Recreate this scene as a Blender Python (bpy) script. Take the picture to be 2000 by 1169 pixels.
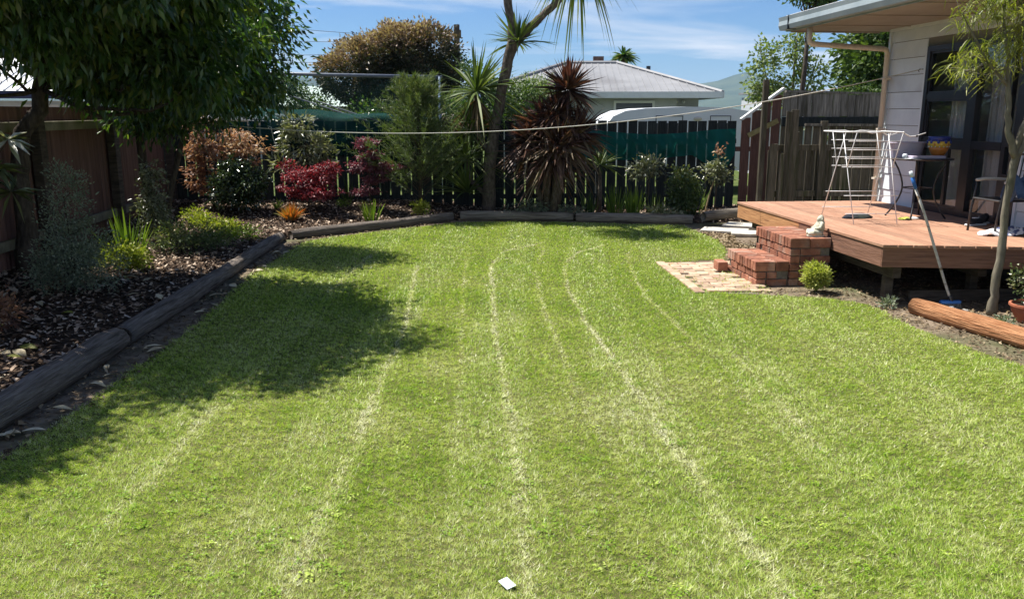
import bpy, bmesh, math, random
import numpy as np
from mathutils import Vector, Matrix

for o in list(bpy.data.objects):
    bpy.data.objects.remove(o, do_unlink=True)
SC = bpy.context.scene
COL = SC.collection
R = math.radians

# ------------------------------------------------------------------ camera
cam = bpy.data.cameras.new('camera')
cam.sensor_width = 36.0
cam.lens = 36.0 * 1640 / 2000
cam.clip_start = 0.05
cam.clip_end = 20000
cam_o = bpy.data.objects.new('camera', cam)
COL.objects.link(cam_o)
cam_o.location = (0, 0, 1.88)
cam_o.rotation_euler = (R(90 - 12.53), 0, 0)
SC.camera = cam_o

# ------------------------------------------------------------------ world, sun, exposure
SUN_DIR = Vector((-0.46, 0.28, 1.0)).normalized()
EL = math.asin(SUN_DIR.z)
AZ = math.atan2(SUN_DIR.x, SUN_DIR.y)
w = bpy.data.worlds.new('World')
SC.world = w
w.use_nodes = True
nt = w.node_tree
nt.nodes.clear()
wo = nt.nodes.new('ShaderNodeOutputWorld')
bg = nt.nodes.new('ShaderNodeBackground')
sky = nt.nodes.new('ShaderNodeTexSky')
sky.sky_type = 'NISHITA'
sky.sun_disc = False
sky.sun_elevation = EL
sky.sun_rotation = AZ % (2 * math.pi)
sky.air_density = 1.0
sky.dust_density = 0.0
sky.ozone_density = 2.0
bg.inputs['Strength'].default_value = 0.05
tc = nt.nodes.new('ShaderNodeTexCoord')
sx = nt.nodes.new('ShaderNodeSeparateXYZ')
nt.links.new(tc.outputs['Generated'], sx.inputs[0])
def wmath(op, a, b=None):
    n = nt.nodes.new('ShaderNodeMath'); n.operation = op
    for i, v in enumerate((a, b)):
        if v is None: continue
        if isinstance(v, (int, float)): n.inputs[i].default_value = v
        else: nt.links.new(v, n.inputs[i])
    return n.outputs[0]
zc = wmath('MAXIMUM', sx.outputs[2], 0.0)
zc = wmath('ADD', zc, 0.10)
cx_ = wmath('DIVIDE', sx.outputs[0], zc)
cy_ = wmath('DIVIDE', sx.outputs[1], zc)
cb = nt.nodes.new('ShaderNodeCombineXYZ')
nt.links.new(cx_, cb.inputs[0]); nt.links.new(cy_, cb.inputs[1])
mp = nt.nodes.new('ShaderNodeMapping')
mp.inputs['Scale'].default_value = (0.62, 1.0, 1)
mp.inputs['Rotation'].default_value = (0, 0, R(-14))
mp.inputs['Location'].default_value = (3.1, 1.65, 0.4)
nt.links.new(cb.outputs[0], mp.inputs[0])
nz = nt.nodes.new('ShaderNodeTexNoise')
nz.inputs['Scale'].default_value = 0.8
nz.inputs['Detail'].default_value = 9
nz.inputs['Roughness'].default_value = 0.52
nz.inputs['Distortion'].default_value = 0.5
nt.links.new(mp.outputs[0], nz.inputs['Vector'])
rp = nt.nodes.new('ShaderNodeValToRGB')
rp.color_ramp.elements[0].position = 0.49
rp.color_ramp.elements[1].position = 0.70
rp.color_ramp.elements[0].color = (0, 0, 0, 1)
rp.color_ramp.elements[1].color = (0.9, 0.9, 0.9, 1)
nt.links.new(nz.outputs['Fac'], rp.inputs[0])
mx = nt.nodes.new('ShaderNodeMixRGB')
mx.inputs[2].default_value = (9.6, 10.0, 10.6, 1)
nt.links.new(rp.outputs[0], mx.inputs[0])
tn = nt.nodes.new('ShaderNodeMixRGB'); tn.blend_type = 'MULTIPLY'; tn.inputs[0].default_value = 1.0
tn.inputs[2].default_value = (0.50, 0.76, 1.12, 1)      # deep clear air over the whole sky
nt.links.new(sky.outputs[0], tn.inputs[1])
nt.links.new(tn.outputs[0], mx.inputs[1])
nt.links.new(mx.outputs[0], bg.inputs['Color'])
nt.links.new(bg.outputs[0], wo.inputs['Surface'])

sl = bpy.data.lights.new('sun', 'SUN')
sl.energy = 5.0
sl.angle = R(0.53)
sl.color = (1.0, 0.95, 0.87)
sun = bpy.data.objects.new('sun', sl)
COL.objects.link(sun)
sun.location = SUN_DIR * 40
sun.rotation_euler = SUN_DIR.to_track_quat('Z', 'Y').to_euler()

vs = SC.view_settings
vs.view_transform = 'Standard'
vs.look = 'None'
vs.exposure = 0.98
vs.gamma = 1.0
vs.use_curve_mapping = False

# ------------------------------------------------------------------ helpers: objects
def tag(o, label=None, cat=None, group=None, kind=None):
    if label: o['label'] = label
    if cat: o['category'] = cat
    if group: o['group'] = group
    if kind: o['kind'] = kind
    return o

def thing(name, label, cat, loc=(0, 0, 0), rz=0.0, group=None):
    o = bpy.data.objects.new(name, None)
    o.empty_display_size = 0.1
    COL.objects.link(o)
    o.location = loc
    o.rotation_euler = (0, 0, rz)
    return tag(o, label, cat, group)

def link(name, me, parent=None, loc=None, rot=None):
    o = bpy.data.objects.new(name, me)
    COL.objects.link(o)
    if parent is not None: o.parent = parent
    if loc is not None: o.location = loc
    if rot is not None: o.rotation_euler = rot
    return o

class MB:
    """collects faces for one mesh"""
    def __init__(s):
        s.v = []; s.f = []; s.m = []
    def add(s, vs_, fs, m=0):
        k = len(s.v)
        s.v += [tuple(q) for q in vs_]
        s.f += [tuple(i + k for i in f) for f in fs]
        s.m += [m] * len(fs)
        return s
    def box(s, x0, x1, y0, y1, z0, z1, m=0, M=None):
        vs_ = [Vector((x, y, z)) for z in (z0, z1) for y in (y0, y1) for x in (x0, x1)]
        if M is not None: vs_ = [M @ q for q in vs_]
        return s.add(vs_, [(0, 2, 3, 1), (4, 5, 7, 6), (0, 1, 5, 4), (2, 6, 7, 3), (0, 4, 6, 2), (1, 3, 7, 5)], m)
    def tube(s, pts, rad, n=8, m=0, cap=True):
        pts = [Vector(p) for p in pts]
        if not isinstance(rad, (list, tuple)): rad = [rad] * len(pts)
        k = len(s.v); up = None
        for i, p in enumerate(pts):
            if i == 0: d = pts[1] - pts[0]
            elif i == len(pts) - 1: d = pts[-1] - pts[-2]
            else: d = pts[i + 1] - pts[i - 1]
            d.normalize()
            if up is None:
                up = d.orthogonal().normalized()
            else:
                up = (up - d * up.dot(d))
                if up.length < 1e-5: up = d.orthogonal()
                up.normalize()
            b = d.cross(up)
            for j in range(n):
                a = 2 * math.pi * j / n
                s.v.append(tuple(p + (up * math.cos(a) + b * math.sin(a)) * rad[i]))
        for i in range(len(pts) - 1):
            for j in range(n):
                a0 = k + i * n + j; a1 = k + i * n + (j + 1) % n
                s.f.append((a0, a1, a1 + n, a0 + n)); s.m.append(m)
        if cap:
            s.f.append(tuple(k + j for j in reversed(range(n)))); s.m.append(m)
            e = k + (len(pts) - 1) * n
            s.f.append(tuple(e + j for j in range(n))); s.m.append(m)
        return s
    def lathe(s, prof, n=24, c=(0, 0, 0), m=0):
        k = len(s.v)
        for (r, z) in prof:
            for j in range(n):
                a = 2 * math.pi * j / n
                s.v.append((c[0] + r * math.cos(a), c[1] + r * math.sin(a), c[2] + z))
        for i in range(len(prof) - 1):
            for j in range(n):
                a0 = k + i * n + j; a1 = k + i * n + (j + 1) % n
                s.f.append((a0, a1, a1 + n, a0 + n)); s.m.append(m)
        s.f.append(tuple(k + j for j in reversed(range(n)))); s.m.append(m)
        e = k + (len(prof) - 1) * n
        s.f.append(tuple(e + j for j in range(n))); s.m.append(m)
        return s
    def ball(s, c, r, n=12, k=8, m=0):
        if not isinstance(r, (tuple, list)): r = (r, r, r)
        vs_ = []; fs = []
        for i in range(k + 1):
            th = math.pi * i / k
            for j in range(n):
                ph = 2 * math.pi * j / n
                vs_.append((c[0] + r[0] * math.sin(th) * math.cos(ph), c[1] + r[1] * math.sin(th) * math.sin(ph), c[2] + r[2] * math.cos(th)))
        for i in range(k):
            for j in range(n):
                fs.append((i * n + j, (i + 1) * n + j, (i + 1) * n + (j + 1) % n, i * n + (j + 1) % n))
        return s.add(vs_, fs, m)
    def mesh(s, name, mats, smooth=False, bevel=0):
        me = bpy.data.meshes.new(name)
        me.from_pydata(s.v, [], s.f)
        if not isinstance(mats, (list, tuple)): mats = [mats]
        for q in mats: me.materials.append(q)
        if len(mats) > 1: me.polygons.foreach_set('material_index', s.m)
        if bevel:
            bm = bmesh.new(); bm.from_mesh(me)
            bmesh.ops.remove_doubles(bm, verts=bm.verts, dist=1e-5)
            bmesh.ops.bevel(bm, geom=bm.edges[:], offset=bevel, segments=1, affect='EDGES', clamp_overlap=True)
            bm.to_mesh(me); bm.free()
        if smooth:
            me.polygons.foreach_set('use_smooth', [True] * len(me.polygons))
        me.update()
        return me
    def build(s, name, mats, parent=None, smooth=False, bevel=0, loc=None, rot=None):
        return link(name, s.mesh(name, mats, smooth, bevel), parent, loc, rot)

def box_mesh(name, dx, dy, dz, mat_, bevel=0.003):
    """box with its base centre at the origin"""
    return MB().box(-dx / 2, dx / 2, -dy / 2, dy / 2, 0, dz).mesh(name, mat_, bevel=bevel)

def np_mesh(name, V, F, mats, tint=None, parent=None, smooth=False, midx=None):
    """V (n,3), F (m,3 or 4) arrays; tint is per vertex"""
    me = bpy.data.meshes.new(name)
    V = np.asarray(V, np.float32); F = np.asarray(F, np.int32)
    k = F.shape[1]
    me.vertices.add(len(V)); me.vertices.foreach_set('co', V.ravel())
    me.loops.add(F.size); me.loops.foreach_set('vertex_index', F.ravel())
    me.polygons.add(len(F))
    me.polygons.foreach_set('loop_start', np.arange(0, F.size, k, dtype=np.int32))
    me.polygons.foreach_set('loop_total', np.full(len(F), k, np.int32))
    if not isinstance(mats, (list, tuple)): mats = [mats]
    for q in mats: me.materials.append(q)
    if midx is not None: me.polygons.foreach_set('material_index', np.asarray(midx, np.int32))
    if smooth: me.polygons.foreach_set('use_smooth', np.ones(len(F), bool))
    if tint is not None:
        a = me.attributes.new('tint', 'FLOAT', 'POINT')
        a.data.foreach_set('value', np.asarray(tint, np.float32))
    me.update(calc_edges=True)
    return link(name, me, parent)

# ------------------------------------------------------------------ helpers: materials
def _n(nt, t, **kw):
    n = nt.nodes.new(t)
    for k, v in kw.items(): setattr(n, k, v)
    return n

def mat(name, c1, c2=None, scale=6.0, detail=6.0, rough=0.7, spec=0.3, bump=0.0, bscale=None, stretch=(1, 1, 1),
        rnd=0.0, metal=0.0, lo=0.35, hi=0.65, c3=None, scale3=1.5, lo3=0.5, hi3=0.7, world=False, coat=0.0, bdist=0.02):
    m = bpy.data.materials.new(name); m.use_nodes = True
    nt = m.node_tree; L = nt.links.new
    bs = nt.nodes['Principled BSDF']
    bs.inputs['Roughness'].default_value = rough
    bs.inputs['Specular IOR Level'].default_value = spec
    bs.inputs['Metallic'].default_value = metal
    bs.inputs['Coat Weight'].default_value = coat
    if c2 is None and not bump and not rnd:
        c2 = tuple(x * 0.9 for x in c1)
    tcn = _n(nt, 'ShaderNodeTexCoord')
    vec = tcn.outputs['Object']
    if world:
        g = _n(nt, 'ShaderNodeNewGeometry'); vec = g.outputs['Position']
    if rnd:
        oi = _n(nt, 'ShaderNodeObjectInfo')
        ml = _n(nt, 'ShaderNodeVectorMath', operation='SCALE'); ml.inputs[0].default_value = (37.1, 21.7, 11.3)
        L(oi.outputs['Random'], ml.inputs['Scale'])
        ad = _n(nt, 'ShaderNodeVectorMath', operation='ADD')
        L(vec, ad.inputs[0]); L(ml.outputs[0], ad.inputs[1]); vec = ad.outputs[0]
    mp = _n(nt, 'ShaderNodeMapping'); mp.inputs['Scale'].default_value = stretch
    L(vec, mp.inputs[0]); vec = mp.outputs[0]
    col = None
    nz = _n(nt, 'ShaderNodeTexNoise')
    nz.inputs['Scale'].default_value = scale; nz.inputs['Detail'].default_value = detail
    nz.inputs['Roughness'].default_value = 0.62
    L(vec, nz.inputs['Vector'])
    rp = _n(nt, 'ShaderNodeValToRGB')
    e = rp.color_ramp.elements
    e[0].position = lo; e[1].position = hi
    e[0].color = (*c1, 1); e[1].color = (*(c2 or c1), 1)
    L(nz.outputs['Fac'], rp.inputs[0]); col = rp.outputs[0]
    if c3 is not None:
        n3 = _n(nt, 'ShaderNodeTexNoise'); n3.inputs['Scale'].default_value = scale3; n3.inputs['Detail'].default_value = 5
        L(vec, n3.inputs['Vector'])
        r3 = _n(nt, 'ShaderNodeValToRGB'); r3.color_ramp.elements[0].position = lo3; r3.color_ramp.elements[1].position = hi3
        L(n3.outputs['Fac'], r3.inputs[0])
        mx3 = _n(nt, 'ShaderNodeMixRGB'); mx3.inputs[2].default_value = (*c3, 1)
        L(r3.outputs[0], mx3.inputs[0]); L(col, mx3.inputs[1]); col = mx3.outputs[0]
    if rnd:
        hs = _n(nt, 'ShaderNodeHueSaturation')
        mr = _n(nt, 'ShaderNodeMapRange'); mr.inputs['To Min'].default_value = 1 - rnd; mr.inputs['To Max'].default_value = 1 + rnd
        L(oi.outputs['Random'], mr.inputs['Value']); L(mr.outputs[0], hs.inputs['Value']); L(col, hs.inputs['Color']); col = hs.outputs[0]
    L(col, bs.inputs['Base Color'])
    if bump:
        nb = _n(nt, 'ShaderNodeTexNoise'); nb.inputs['Scale'].default_value = bscale or scale * 2; nb.inputs['Detail'].default_value = 8
        L(vec, nb.inputs['Vector'])
        bp = _n(nt, 'ShaderNodeBump'); bp.inputs['Strength'].default_value = bump; bp.inputs['Distance'].default_value = bdist
        L(nb.outputs['Fac'], bp.inputs['Height']); L(bp.outputs[0], bs.inputs['Normal'])
    return m

def leafmat(name, cols, trans=0.35, rough=0.45, spec=0.35, tcol=(1.15, 1.25, 0.45)):
    """cols: list of rgb spread over the per-leaf attribute tint"""
    m = bpy.data.materials.new(name); m.use_nodes = True
    nt = m.node_tree; L = nt.links.new
    bs = nt.nodes['Principled BSDF']; out = nt.nodes['Material Output']
    bs.inputs['Roughness'].default_value = rough
    bs.inputs['Specular IOR Level'].default_value = spec
    at = _n(nt, 'ShaderNodeAttribute'); at.attribute_name = 'tint'
    rp = _n(nt, 'ShaderNodeValToRGB')
    e = rp.color_ramp.elements
    while len(e) < len(cols): e.new(0.5)
    for i, c in enumerate(cols):
        e[i].position = i / max(1, len(cols) - 1); e[i].color = (*c, 1)
    L(at.outputs['Fac'], rp.inputs[0]); L(rp.outputs[0], bs.inputs['Base Color'])
    tr = _n(nt, 'ShaderNodeBsdfTranslucent')
    mu = _n(nt, 'ShaderNodeMixRGB', blend_type='MULTIPLY'); mu.inputs[0].default_value = 1
    mu.inputs[2].default_value = (*tcol, 1)
    L(rp.outputs[0], mu.inputs[1]); L(mu.outputs[0], tr.inputs['Color'])
    ms = _n(nt, 'ShaderNodeMixShader'); ms.inputs[0].default_value = trans
    L(bs.outputs[0], ms.inputs[1]); L(tr.outputs[0], ms.inputs[2]); L(ms.outputs[0], out.inputs['Surface'])
    return m

def glassmat(name, tint=(0.93, 0.95, 0.96), ior=1.5):
    m = bpy.data.materials.new(name); m.use_nodes = True
    nt = m.node_tree; L = nt.links.new
    nt.nodes.remove(nt.nodes['Principled BSDF']); out = nt.nodes['Material Output']
    t = _n(nt, 'ShaderNodeBsdfTransparent'); t.inputs[0].default_value = (*tint, 1)
    g = _n(nt, 'ShaderNodeBsdfGlossy'); g.inputs['Roughness'].default_value = 0.01
    f = _n(nt, 'ShaderNodeFresnel')
    gm = _n(nt, 'ShaderNodeNewGeometry')      # thin pane: the same reflection from either side
    mi = _n(nt, 'ShaderNodeMapRange'); mi.inputs['To Min'].default_value = ior; mi.inputs['To Max'].default_value = 1 / ior
    L(gm.outputs['Backfacing'], mi.inputs['Value']); L(mi.outputs[0], f.inputs['IOR'])
    a = _n(nt, 'ShaderNodeMath', operation='MULTIPLY_ADD'); a.inputs[1].default_value = 1.0; a.inputs[2].default_value = 0.0
    L(f.outputs[0], a.inputs[0])
    ms = _n(nt, 'ShaderNodeMixShader'); L(a.outputs[0], ms.inputs[0]); L(t.outputs[0], ms.inputs[1]); L(g.outputs[0], ms.inputs[2])
    L(ms.outputs[0], out.inputs['Surface'])
    return m

def clothmat(name, c, see=0.3, c2=None):
    """woven shade cloth or sheer curtain: part of the light passes through the holes"""
    m = mat(name, c, c2 or tuple(x * 0.7 for x in c), scale=3, rough=0.9, spec=0.1)
    nt = m.node_tree; L = nt.links.new
    bs = nt.nodes['Principled BSDF']; out = nt.nodes['Material Output']
    tr = _n(nt, 'ShaderNodeBsdfTranslucent'); tr.inputs[0].default_value = (*c, 1)
    m1 = _n(nt, 'ShaderNodeMixShader'); m1.inputs[0].default_value = 0.35
    L(bs.outputs[0], m1.inputs[1]); L(tr.outputs[0], m1.inputs[2])
    tp = _n(nt, 'ShaderNodeBsdfTransparent')
    m2 = _n(nt, 'ShaderNodeMixShader'); m2.inputs[0].default_value = see
    L(m1.outputs[0], m2.inputs[1]); L(tp.outputs[0], m2.inputs[2]); L(m2.outputs[0], out.inputs['Surface'])
    return m

# ------------------------------------------------------------------ helpers: foliage
def unit(a):
    return a / np.maximum(np.linalg.norm(a, axis=1, keepdims=True), 1e-9)

def leaf_mesh(name, P, D, L, W, tint, m, parent, rng, fold=0.22, flat=0.5, droop=0.0):
    """one folded leaf per row of P; D is its axis"""
    n = len(P); D = unit(D)
    up = unit(rng.normal(size=(n, 3)) * (1 - flat) + np.array([0, 0, 1.0]) * flat)
    S = unit(np.cross(D, up)); N = np.cross(S, D)
    L = np.broadcast_to(np.asarray(L, float), (n,))[:, None]; W = np.broadcast_to(np.asarray(W, float), (n,))[:, None]
    mid = P + D * L * 0.45
    tip = P + D * L - np.array([0, 0, 1.0]) * L * droop
    V = np.stack([P, mid + S * W / 2 + N * W * fold, tip, mid - S * W / 2 + N * W * fold], 1).reshape(-1, 3)
    b = np.arange(n)[:, None] * 4
    F = np.concatenate([b + [0, 1, 2], b + [0, 2, 3]], 1).reshape(-1, 3)
    return np_mesh(name, V, F, m, np.repeat(np.clip(tint, 0, 1), 4), parent)

def blade_mesh(name, P, D, L, W, droop, tint, m, parent, rng, seg=5, base=0.5, bend=1.8):
    """strap leaves: strips that start along D and bend down under their weight"""
    n = len(P); D = unit(D)
    L = np.broadcast_to(np.asarray(L, float), (n,)); W = np.broadcast_to(np.asarray(W, float), (n,)); dr = np.broadcast_to(np.asarray(droop, float), (n,))
    S = unit(np.cross(D, np.array([0, 0, 1.0]) + rng.normal(size=(n, 3)) * 0.35))
    V = []
    for i in range(seg + 1):
        t = i / seg
        c = P + D * (L * t)[:, None] - np.array([0, 0, 1.0]) * (dr * L * t ** bend)[:, None]
        wd = (base + (1 - base) * min(1, t / 0.35)) * (1 - max(0, (t - 0.35) / 0.65) ** 1.6)
        wd = max(wd, 0.04)
        V += [c - S * (W * wd / 2)[:, None], c + S * (W * wd / 2)[:, None]]
    V = np.stack(V, 1).reshape(-1, 3)
    k = 2 * (seg + 1)
    b = np.arange(n)[:, None] * k
    F = np.concatenate([b + [2 * i, 2 * i + 1, 2 * i + 3, 2 * i + 2] for i in range(seg)], 1).reshape(-1, 4)
    return np_mesh(name, V, F, m, np.repeat(np.clip(tint, 0, 1), k), parent)

def sphere_dirs(rng, n):
    return unit(rng.normal(size=(n, 3)))

def clusters(rng, ells, n, inner=0.45):
    """cluster centres spread through a list of ellipsoids (cx,cy,cz,rx,ry,rz)"""
    E_ = np.array(ells, float)
    wt = E_[:, 3] * E_[:, 4] * E_[:, 5]; wt = wt ** 0.8; wt /= wt.sum()
    k = rng.choice(len(E_), n, p=wt)
    d = sphere_dirs(rng, n)
    r = inner + (1 - inner) * rng.random(n) ** 0.6
    r *= 1 + 0.14 * np.sin(d[:, 0] * 5 + d[:, 2] * 4 + k)
    return E_[k, :3] + d * E_[k, 3:6] * r[:, None], d

def crown(name, parent, rng, ells, ncl, per, rcl, L, W, m, inner=0.45, droop=0.35, out=0.6, flat=0.4, fold=0.22, tintf=None, zflat=0.8, hang=0.0):
    C, d = clusters(rng, ells, ncl, inner)
    P = np.repeat(C, per, 0); dd = np.repeat(d, per, 0)
    off = rng.normal(size=P.shape) * rcl * np.array([1, 1, zflat])
    P = P + off
    D = unit(off / rcl * 0.5 + dd * out + rng.normal(size=P.shape) * 0.6 + np.array([0, 0, -droop]))
    n = len(P)
    tn = rng.random(n) * 0.55 + np.repeat(rng.random(ncl), per) * 0.45
    if tintf is not None: tn = tintf(P, tn, dd)
    return leaf_mesh(name, P, D, L * (0.7 + 0.6 * rng.random(n)), W * (0.7 + 0.6 * rng.random(n)), tn, m, parent, rng, fold, flat, hang), C

def limb_pts(a, b, rng, n=5, wob=0.06, bow=0.12):
    a = np.array(a, float); b = np.array(b, float); L = np.linalg.norm(b - a)
    out = []
    for i in range(n):
        t = i / (n - 1)
        p = a + (b - a) * t
        p = p + np.array([0, 0, -bow * L * math.sin(math.pi * t)]) + rng.normal(size=3) * wob * L * math.sin(math.pi * t)
        out.append(tuple(p))
    return out

def trunk_mesh(name, parent, rng, stems, mat_, C=None, nlimb=0, r_l=0.02, n=8):
    """stems: list of [(x,y,z,r),...]; limbs run from the stems to some cluster centres"""
    mb = MB()
    node = []
    for s in stems:
        pts = []; rad = []
        for i in range(len(s) - 1):
            for t in np.linspace(0, 1, 4, endpoint=False):
                q = [s[i][j] + (s[i + 1][j] - s[i][j]) * t for j in range(4)]
                wb = q[3] * 0.25
                pts.append((q[0] + rng.normal() * wb, q[1] + rng.normal() * wb, q[2])); rad.append(q[3] * (1 + 0.08 * rng.normal()))
        pts.append(s[-1][:3]); rad.append(s[-1][3])
        mb.tube(pts, rad, n)
        node += [(np.array(p), r) for p, r in zip(pts, rad)][len(pts) // 3:]
    if C is not None and nlimb:
        idx = rng.choice(len(C), min(nlimb, len(C)), replace=False)
        for i in idx:
            c = C[i]
            best = min(node, key=lambda q: np.linalg.norm(q[0] - c) + max(0, q[0][2] - c[2]) * 1.5)
            pts = limb_pts(best[0], c, rng)
            r0 = min(best[1] * 0.7, r_l)
            mb.tube(pts, [r0 * (1 - 0.8 * k / (len(pts) - 1)) for k in range(len(pts))], 6)
    return mb.build(name, mat_, parent, smooth=True)

# property frame: house, deck, fences and steps share one axis, turned a little to the left
PA = R(5.17)
HC = (5.35, 12.4)
def HL(lx, ly, z=0.0):
    c, s = math.cos(PA), math.sin(PA)
    return (HC[0] + c * lx - s * ly, HC[1] + s * lx + c * ly, z)

# ------------------------------------------------------------------ materials
m_dirt = mat('dry_dirt', (0.10, 0.075, 0.052), (0.24, 0.19, 0.14), scale=9, bump=0.6, bscale=40, rough=0.95, spec=0.1, c3=(0.06, 0.08, 0.03), scale3=0.7, lo3=0.5, hi3=0.7, world=True)
m_thatch = mat('lawn_thatch', (0.045, 0.06, 0.016), (0.13, 0.12, 0.05), scale=30, rough=0.95, spec=0.05, bump=0.5, bscale=90, world=True)
m_bed = mat('mulch_soil', (0.018, 0.012, 0.009), (0.075, 0.052, 0.036), scale=16, rough=0.95, spec=0.1, bump=0.8, bscale=45, world=True)
m_log = mat('weathered_log', (0.12, 0.10, 0.085), (0.26, 0.225, 0.195), scale=5, stretch=(14, 14, 0.8), rough=0.95, spec=0.08, bump=0.8, bscale=9, rnd=0.12, c3=(0.075, 0.062, 0.05), scale3=2, bdist=0.03)
m_log_pale = mat('sunbleached_log', (0.16, 0.13, 0.10), (0.33, 0.29, 0.23), scale=5, stretch=(14, 14, 0.8), rough=0.9, spec=0.15, bump=0.5, bscale=9, rnd=0.15, c3=(0.09, 0.075, 0.055), scale3=2)
m_log_new = mat('new_orange_log', (0.27, 0.12, 0.055), (0.44, 0.225, 0.115), scale=5, stretch=(12, 12, 0.9), rough=0.9, spec=0.12, bump=1.0, bscale=7, c3=(0.20, 0.07, 0.028), scale3=3, lo3=0.55, hi3=0.75, bdist=0.03)
m_deck = mat('stained_decking', (0.29, 0.148, 0.092), (0.44, 0.25, 0.165), scale=5, stretch=(12, 0.7, 12), rough=0.75, spec=0.25, bump=0.25, bscale=9, rnd=0.16, c3=(0.30, 0.18, 0.12), scale3=1.6)
m_fascia = mat('stained_fascia_timber', (0.36, 0.17, 0.075), (0.50, 0.265, 0.125), scale=4, stretch=(0.8, 0.8, 12), rough=0.75, spec=0.25, bump=0.3, bscale=9, rnd=0.14, c3=(0.14, 0.06, 0.035), scale3=2.5, lo3=0.58, hi3=0.72)
m_fascia_old_shaded = mat('aged_shaded_fascia_timber', (0.17, 0.085, 0.055), (0.27, 0.145, 0.10), scale=4, stretch=(0.8, 0.8, 12), rough=0.8, spec=0.2, bump=0.35, bscale=9, rnd=0.14, c3=(0.10, 0.055, 0.04), scale3=2.5, lo3=0.55, hi3=0.75)  # aged tone of one left length; paints in shade on the near board
m_darkwood = mat('dark_framing_timber', (0.05, 0.04, 0.032), (0.11, 0.09, 0.07), scale=5, stretch=(1, 1, 6), rough=0.9, spec=0.15, bump=0.3, rnd=0.15)
m_brick = mat('red_clay_brick', (0.19, 0.075, 0.05), (0.38, 0.17, 0.105), scale=9, rough=0.85, spec=0.2, bump=0.5, bscale=45, rnd=0.28, c3=(0.38, 0.30, 0.24), scale3=5, lo3=0.52, hi3=0.80, bdist=0.008)
m_paver = mat('faded_paving_brick', (0.33, 0.21, 0.145), (0.52, 0.40, 0.29), scale=9, rough=0.9, spec=0.15, bump=0.5, bscale=40, rnd=0.22, c3=(0.30, 0.28, 0.16), scale3=4, lo3=0.55, hi3=0.8, bdist=0.01)
m_mortar = mat('grey_mortar', (0.14, 0.115, 0.09), (0.25, 0.22, 0.18), scale=14, rough=0.95, spec=0.1, bump=0.5, bscale=50)
m_concrete = mat('pale_concrete', (0.42, 0.39, 0.33), (0.58, 0.55, 0.48), scale=7, rough=0.9, spec=0.2, bump=0.3, bscale=40, rnd=0.1, c3=(0.25, 0.22, 0.18), scale3=2, lo3=0.6, hi3=0.8)
m_white = mat('white_weatherboard_paint', (0.60, 0.66, 0.71), (0.69, 0.75, 0.79), scale=3, rough=0.55, spec=0.3, rnd=0.03, c3=(0.46, 0.48, 0.50), scale3=1.2, lo3=0.6, hi3=0.85)
m_cream = mat('cream_downpipe', (0.52, 0.46, 0.38), (0.66, 0.60, 0.51), scale=4, rough=0.5, spec=0.35, stretch=(4, 4, 0.6), c3=(0.33, 0.26, 0.2), scale3=3, lo3=0.6, hi3=0.8)
m_soffit = mat('soffit_board', (0.27, 0.235, 0.20), (0.34, 0.30, 0.26), scale=2.5, rough=0.7, spec=0.2, stretch=(1, 0.4, 1))
m_gutter = mat('blue_grey_gutter', (0.26, 0.31, 0.33), (0.33, 0.38, 0.40), scale=3, rough=0.45, spec=0.4)
m_roof = mat('light_roof_steel', (0.55, 0.56, 0.58), (0.66, 0.67, 0.68), scale=2, rough=0.5, spec=0.4)
m_black = mat('black_aluminium', (0.012, 0.013, 0.018), (0.02, 0.021, 0.027), scale=8, rough=0.35, spec=0.5)
m_blackmetal = mat('black_painted_steel', (0.013, 0.013, 0.016), (0.028, 0.027, 0.028), scale=20, rough=0.4, spec=0.5, bump=0.1, bscale=60)
m_glass = glassmat('window_glass')
m_interior = mat('room_wall', (0.16, 0.15, 0.13), (0.20, 0.19, 0.17), scale=2, rough=0.9)
m_curtain = clothmat('sheer_curtain', (0.72, 0.72, 0.72), 0.12)
m_fence_dark = mat('dark_stained_paling', (0.012, 0.017, 0.018), (0.035, 0.042, 0.042), scale=5, stretch=(9, 9, 0.7), rough=0.85, spec=0.2, bump=0.35, rnd=0.3)
m_fence_brown = mat('red_brown_paling', (0.085, 0.042, 0.034), (0.15, 0.078, 0.06), scale=5, stretch=(9, 9, 0.7), rough=0.85, spec=0.2, bump=0.35, rnd=0.2)
m_fence_grey = mat('weathered_grey_paling', (0.11, 0.10, 0.085), (0.25, 0.23, 0.20), scale=5, stretch=(9, 9, 0.7), rough=0.95, spec=0.1, bump=0.5, rnd=0.25, c3=(0.055, 0.05, 0.035), scale3=1.3)
m_fence_old = mat('mossy_old_paling', (0.07, 0.062, 0.045), (0.15, 0.13, 0.098), scale=5, stretch=(9, 9, 0.7), rough=0.95, spec=0.1, bump=0.5, rnd=0.3, c3=(0.05, 0.055, 0.025), scale3=1.6)
m_rail = mat('mossy_rail', (0.14, 0.125, 0.085), (0.27, 0.25, 0.18), scale=6, rough=0.95, spec=0.1, bump=0.4, rnd=0.15, c3=(0.09, 0.10, 0.04), scale3=3)
m_corr = mat('red_brown_corrugated_steel', (0.12, 0.062, 0.050), (0.22, 0.12, 0.095), scale=3, stretch=(1, 12, 0.35), rough=0.7, spec=0.3, rnd=0.08, c3=(0.10, 0.06, 0.05), scale3=1.0)
m_bark = mat('grey_brown_bark', (0.045, 0.036, 0.028), (0.11, 0.09, 0.07), scale=8, stretch=(3, 3, 0.8), rough=0.95, spec=0.1, bump=0.8, bscale=16)
m_bark_pale = mat('smooth_grey_bark', (0.14, 0.125, 0.09), (0.24, 0.215, 0.165), scale=10, stretch=(2, 2, 0.7), rough=0.9, spec=0.15, bump=0.35, bscale=22, c3=(0.10, 0.10, 0.06), scale3=4)
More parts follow.
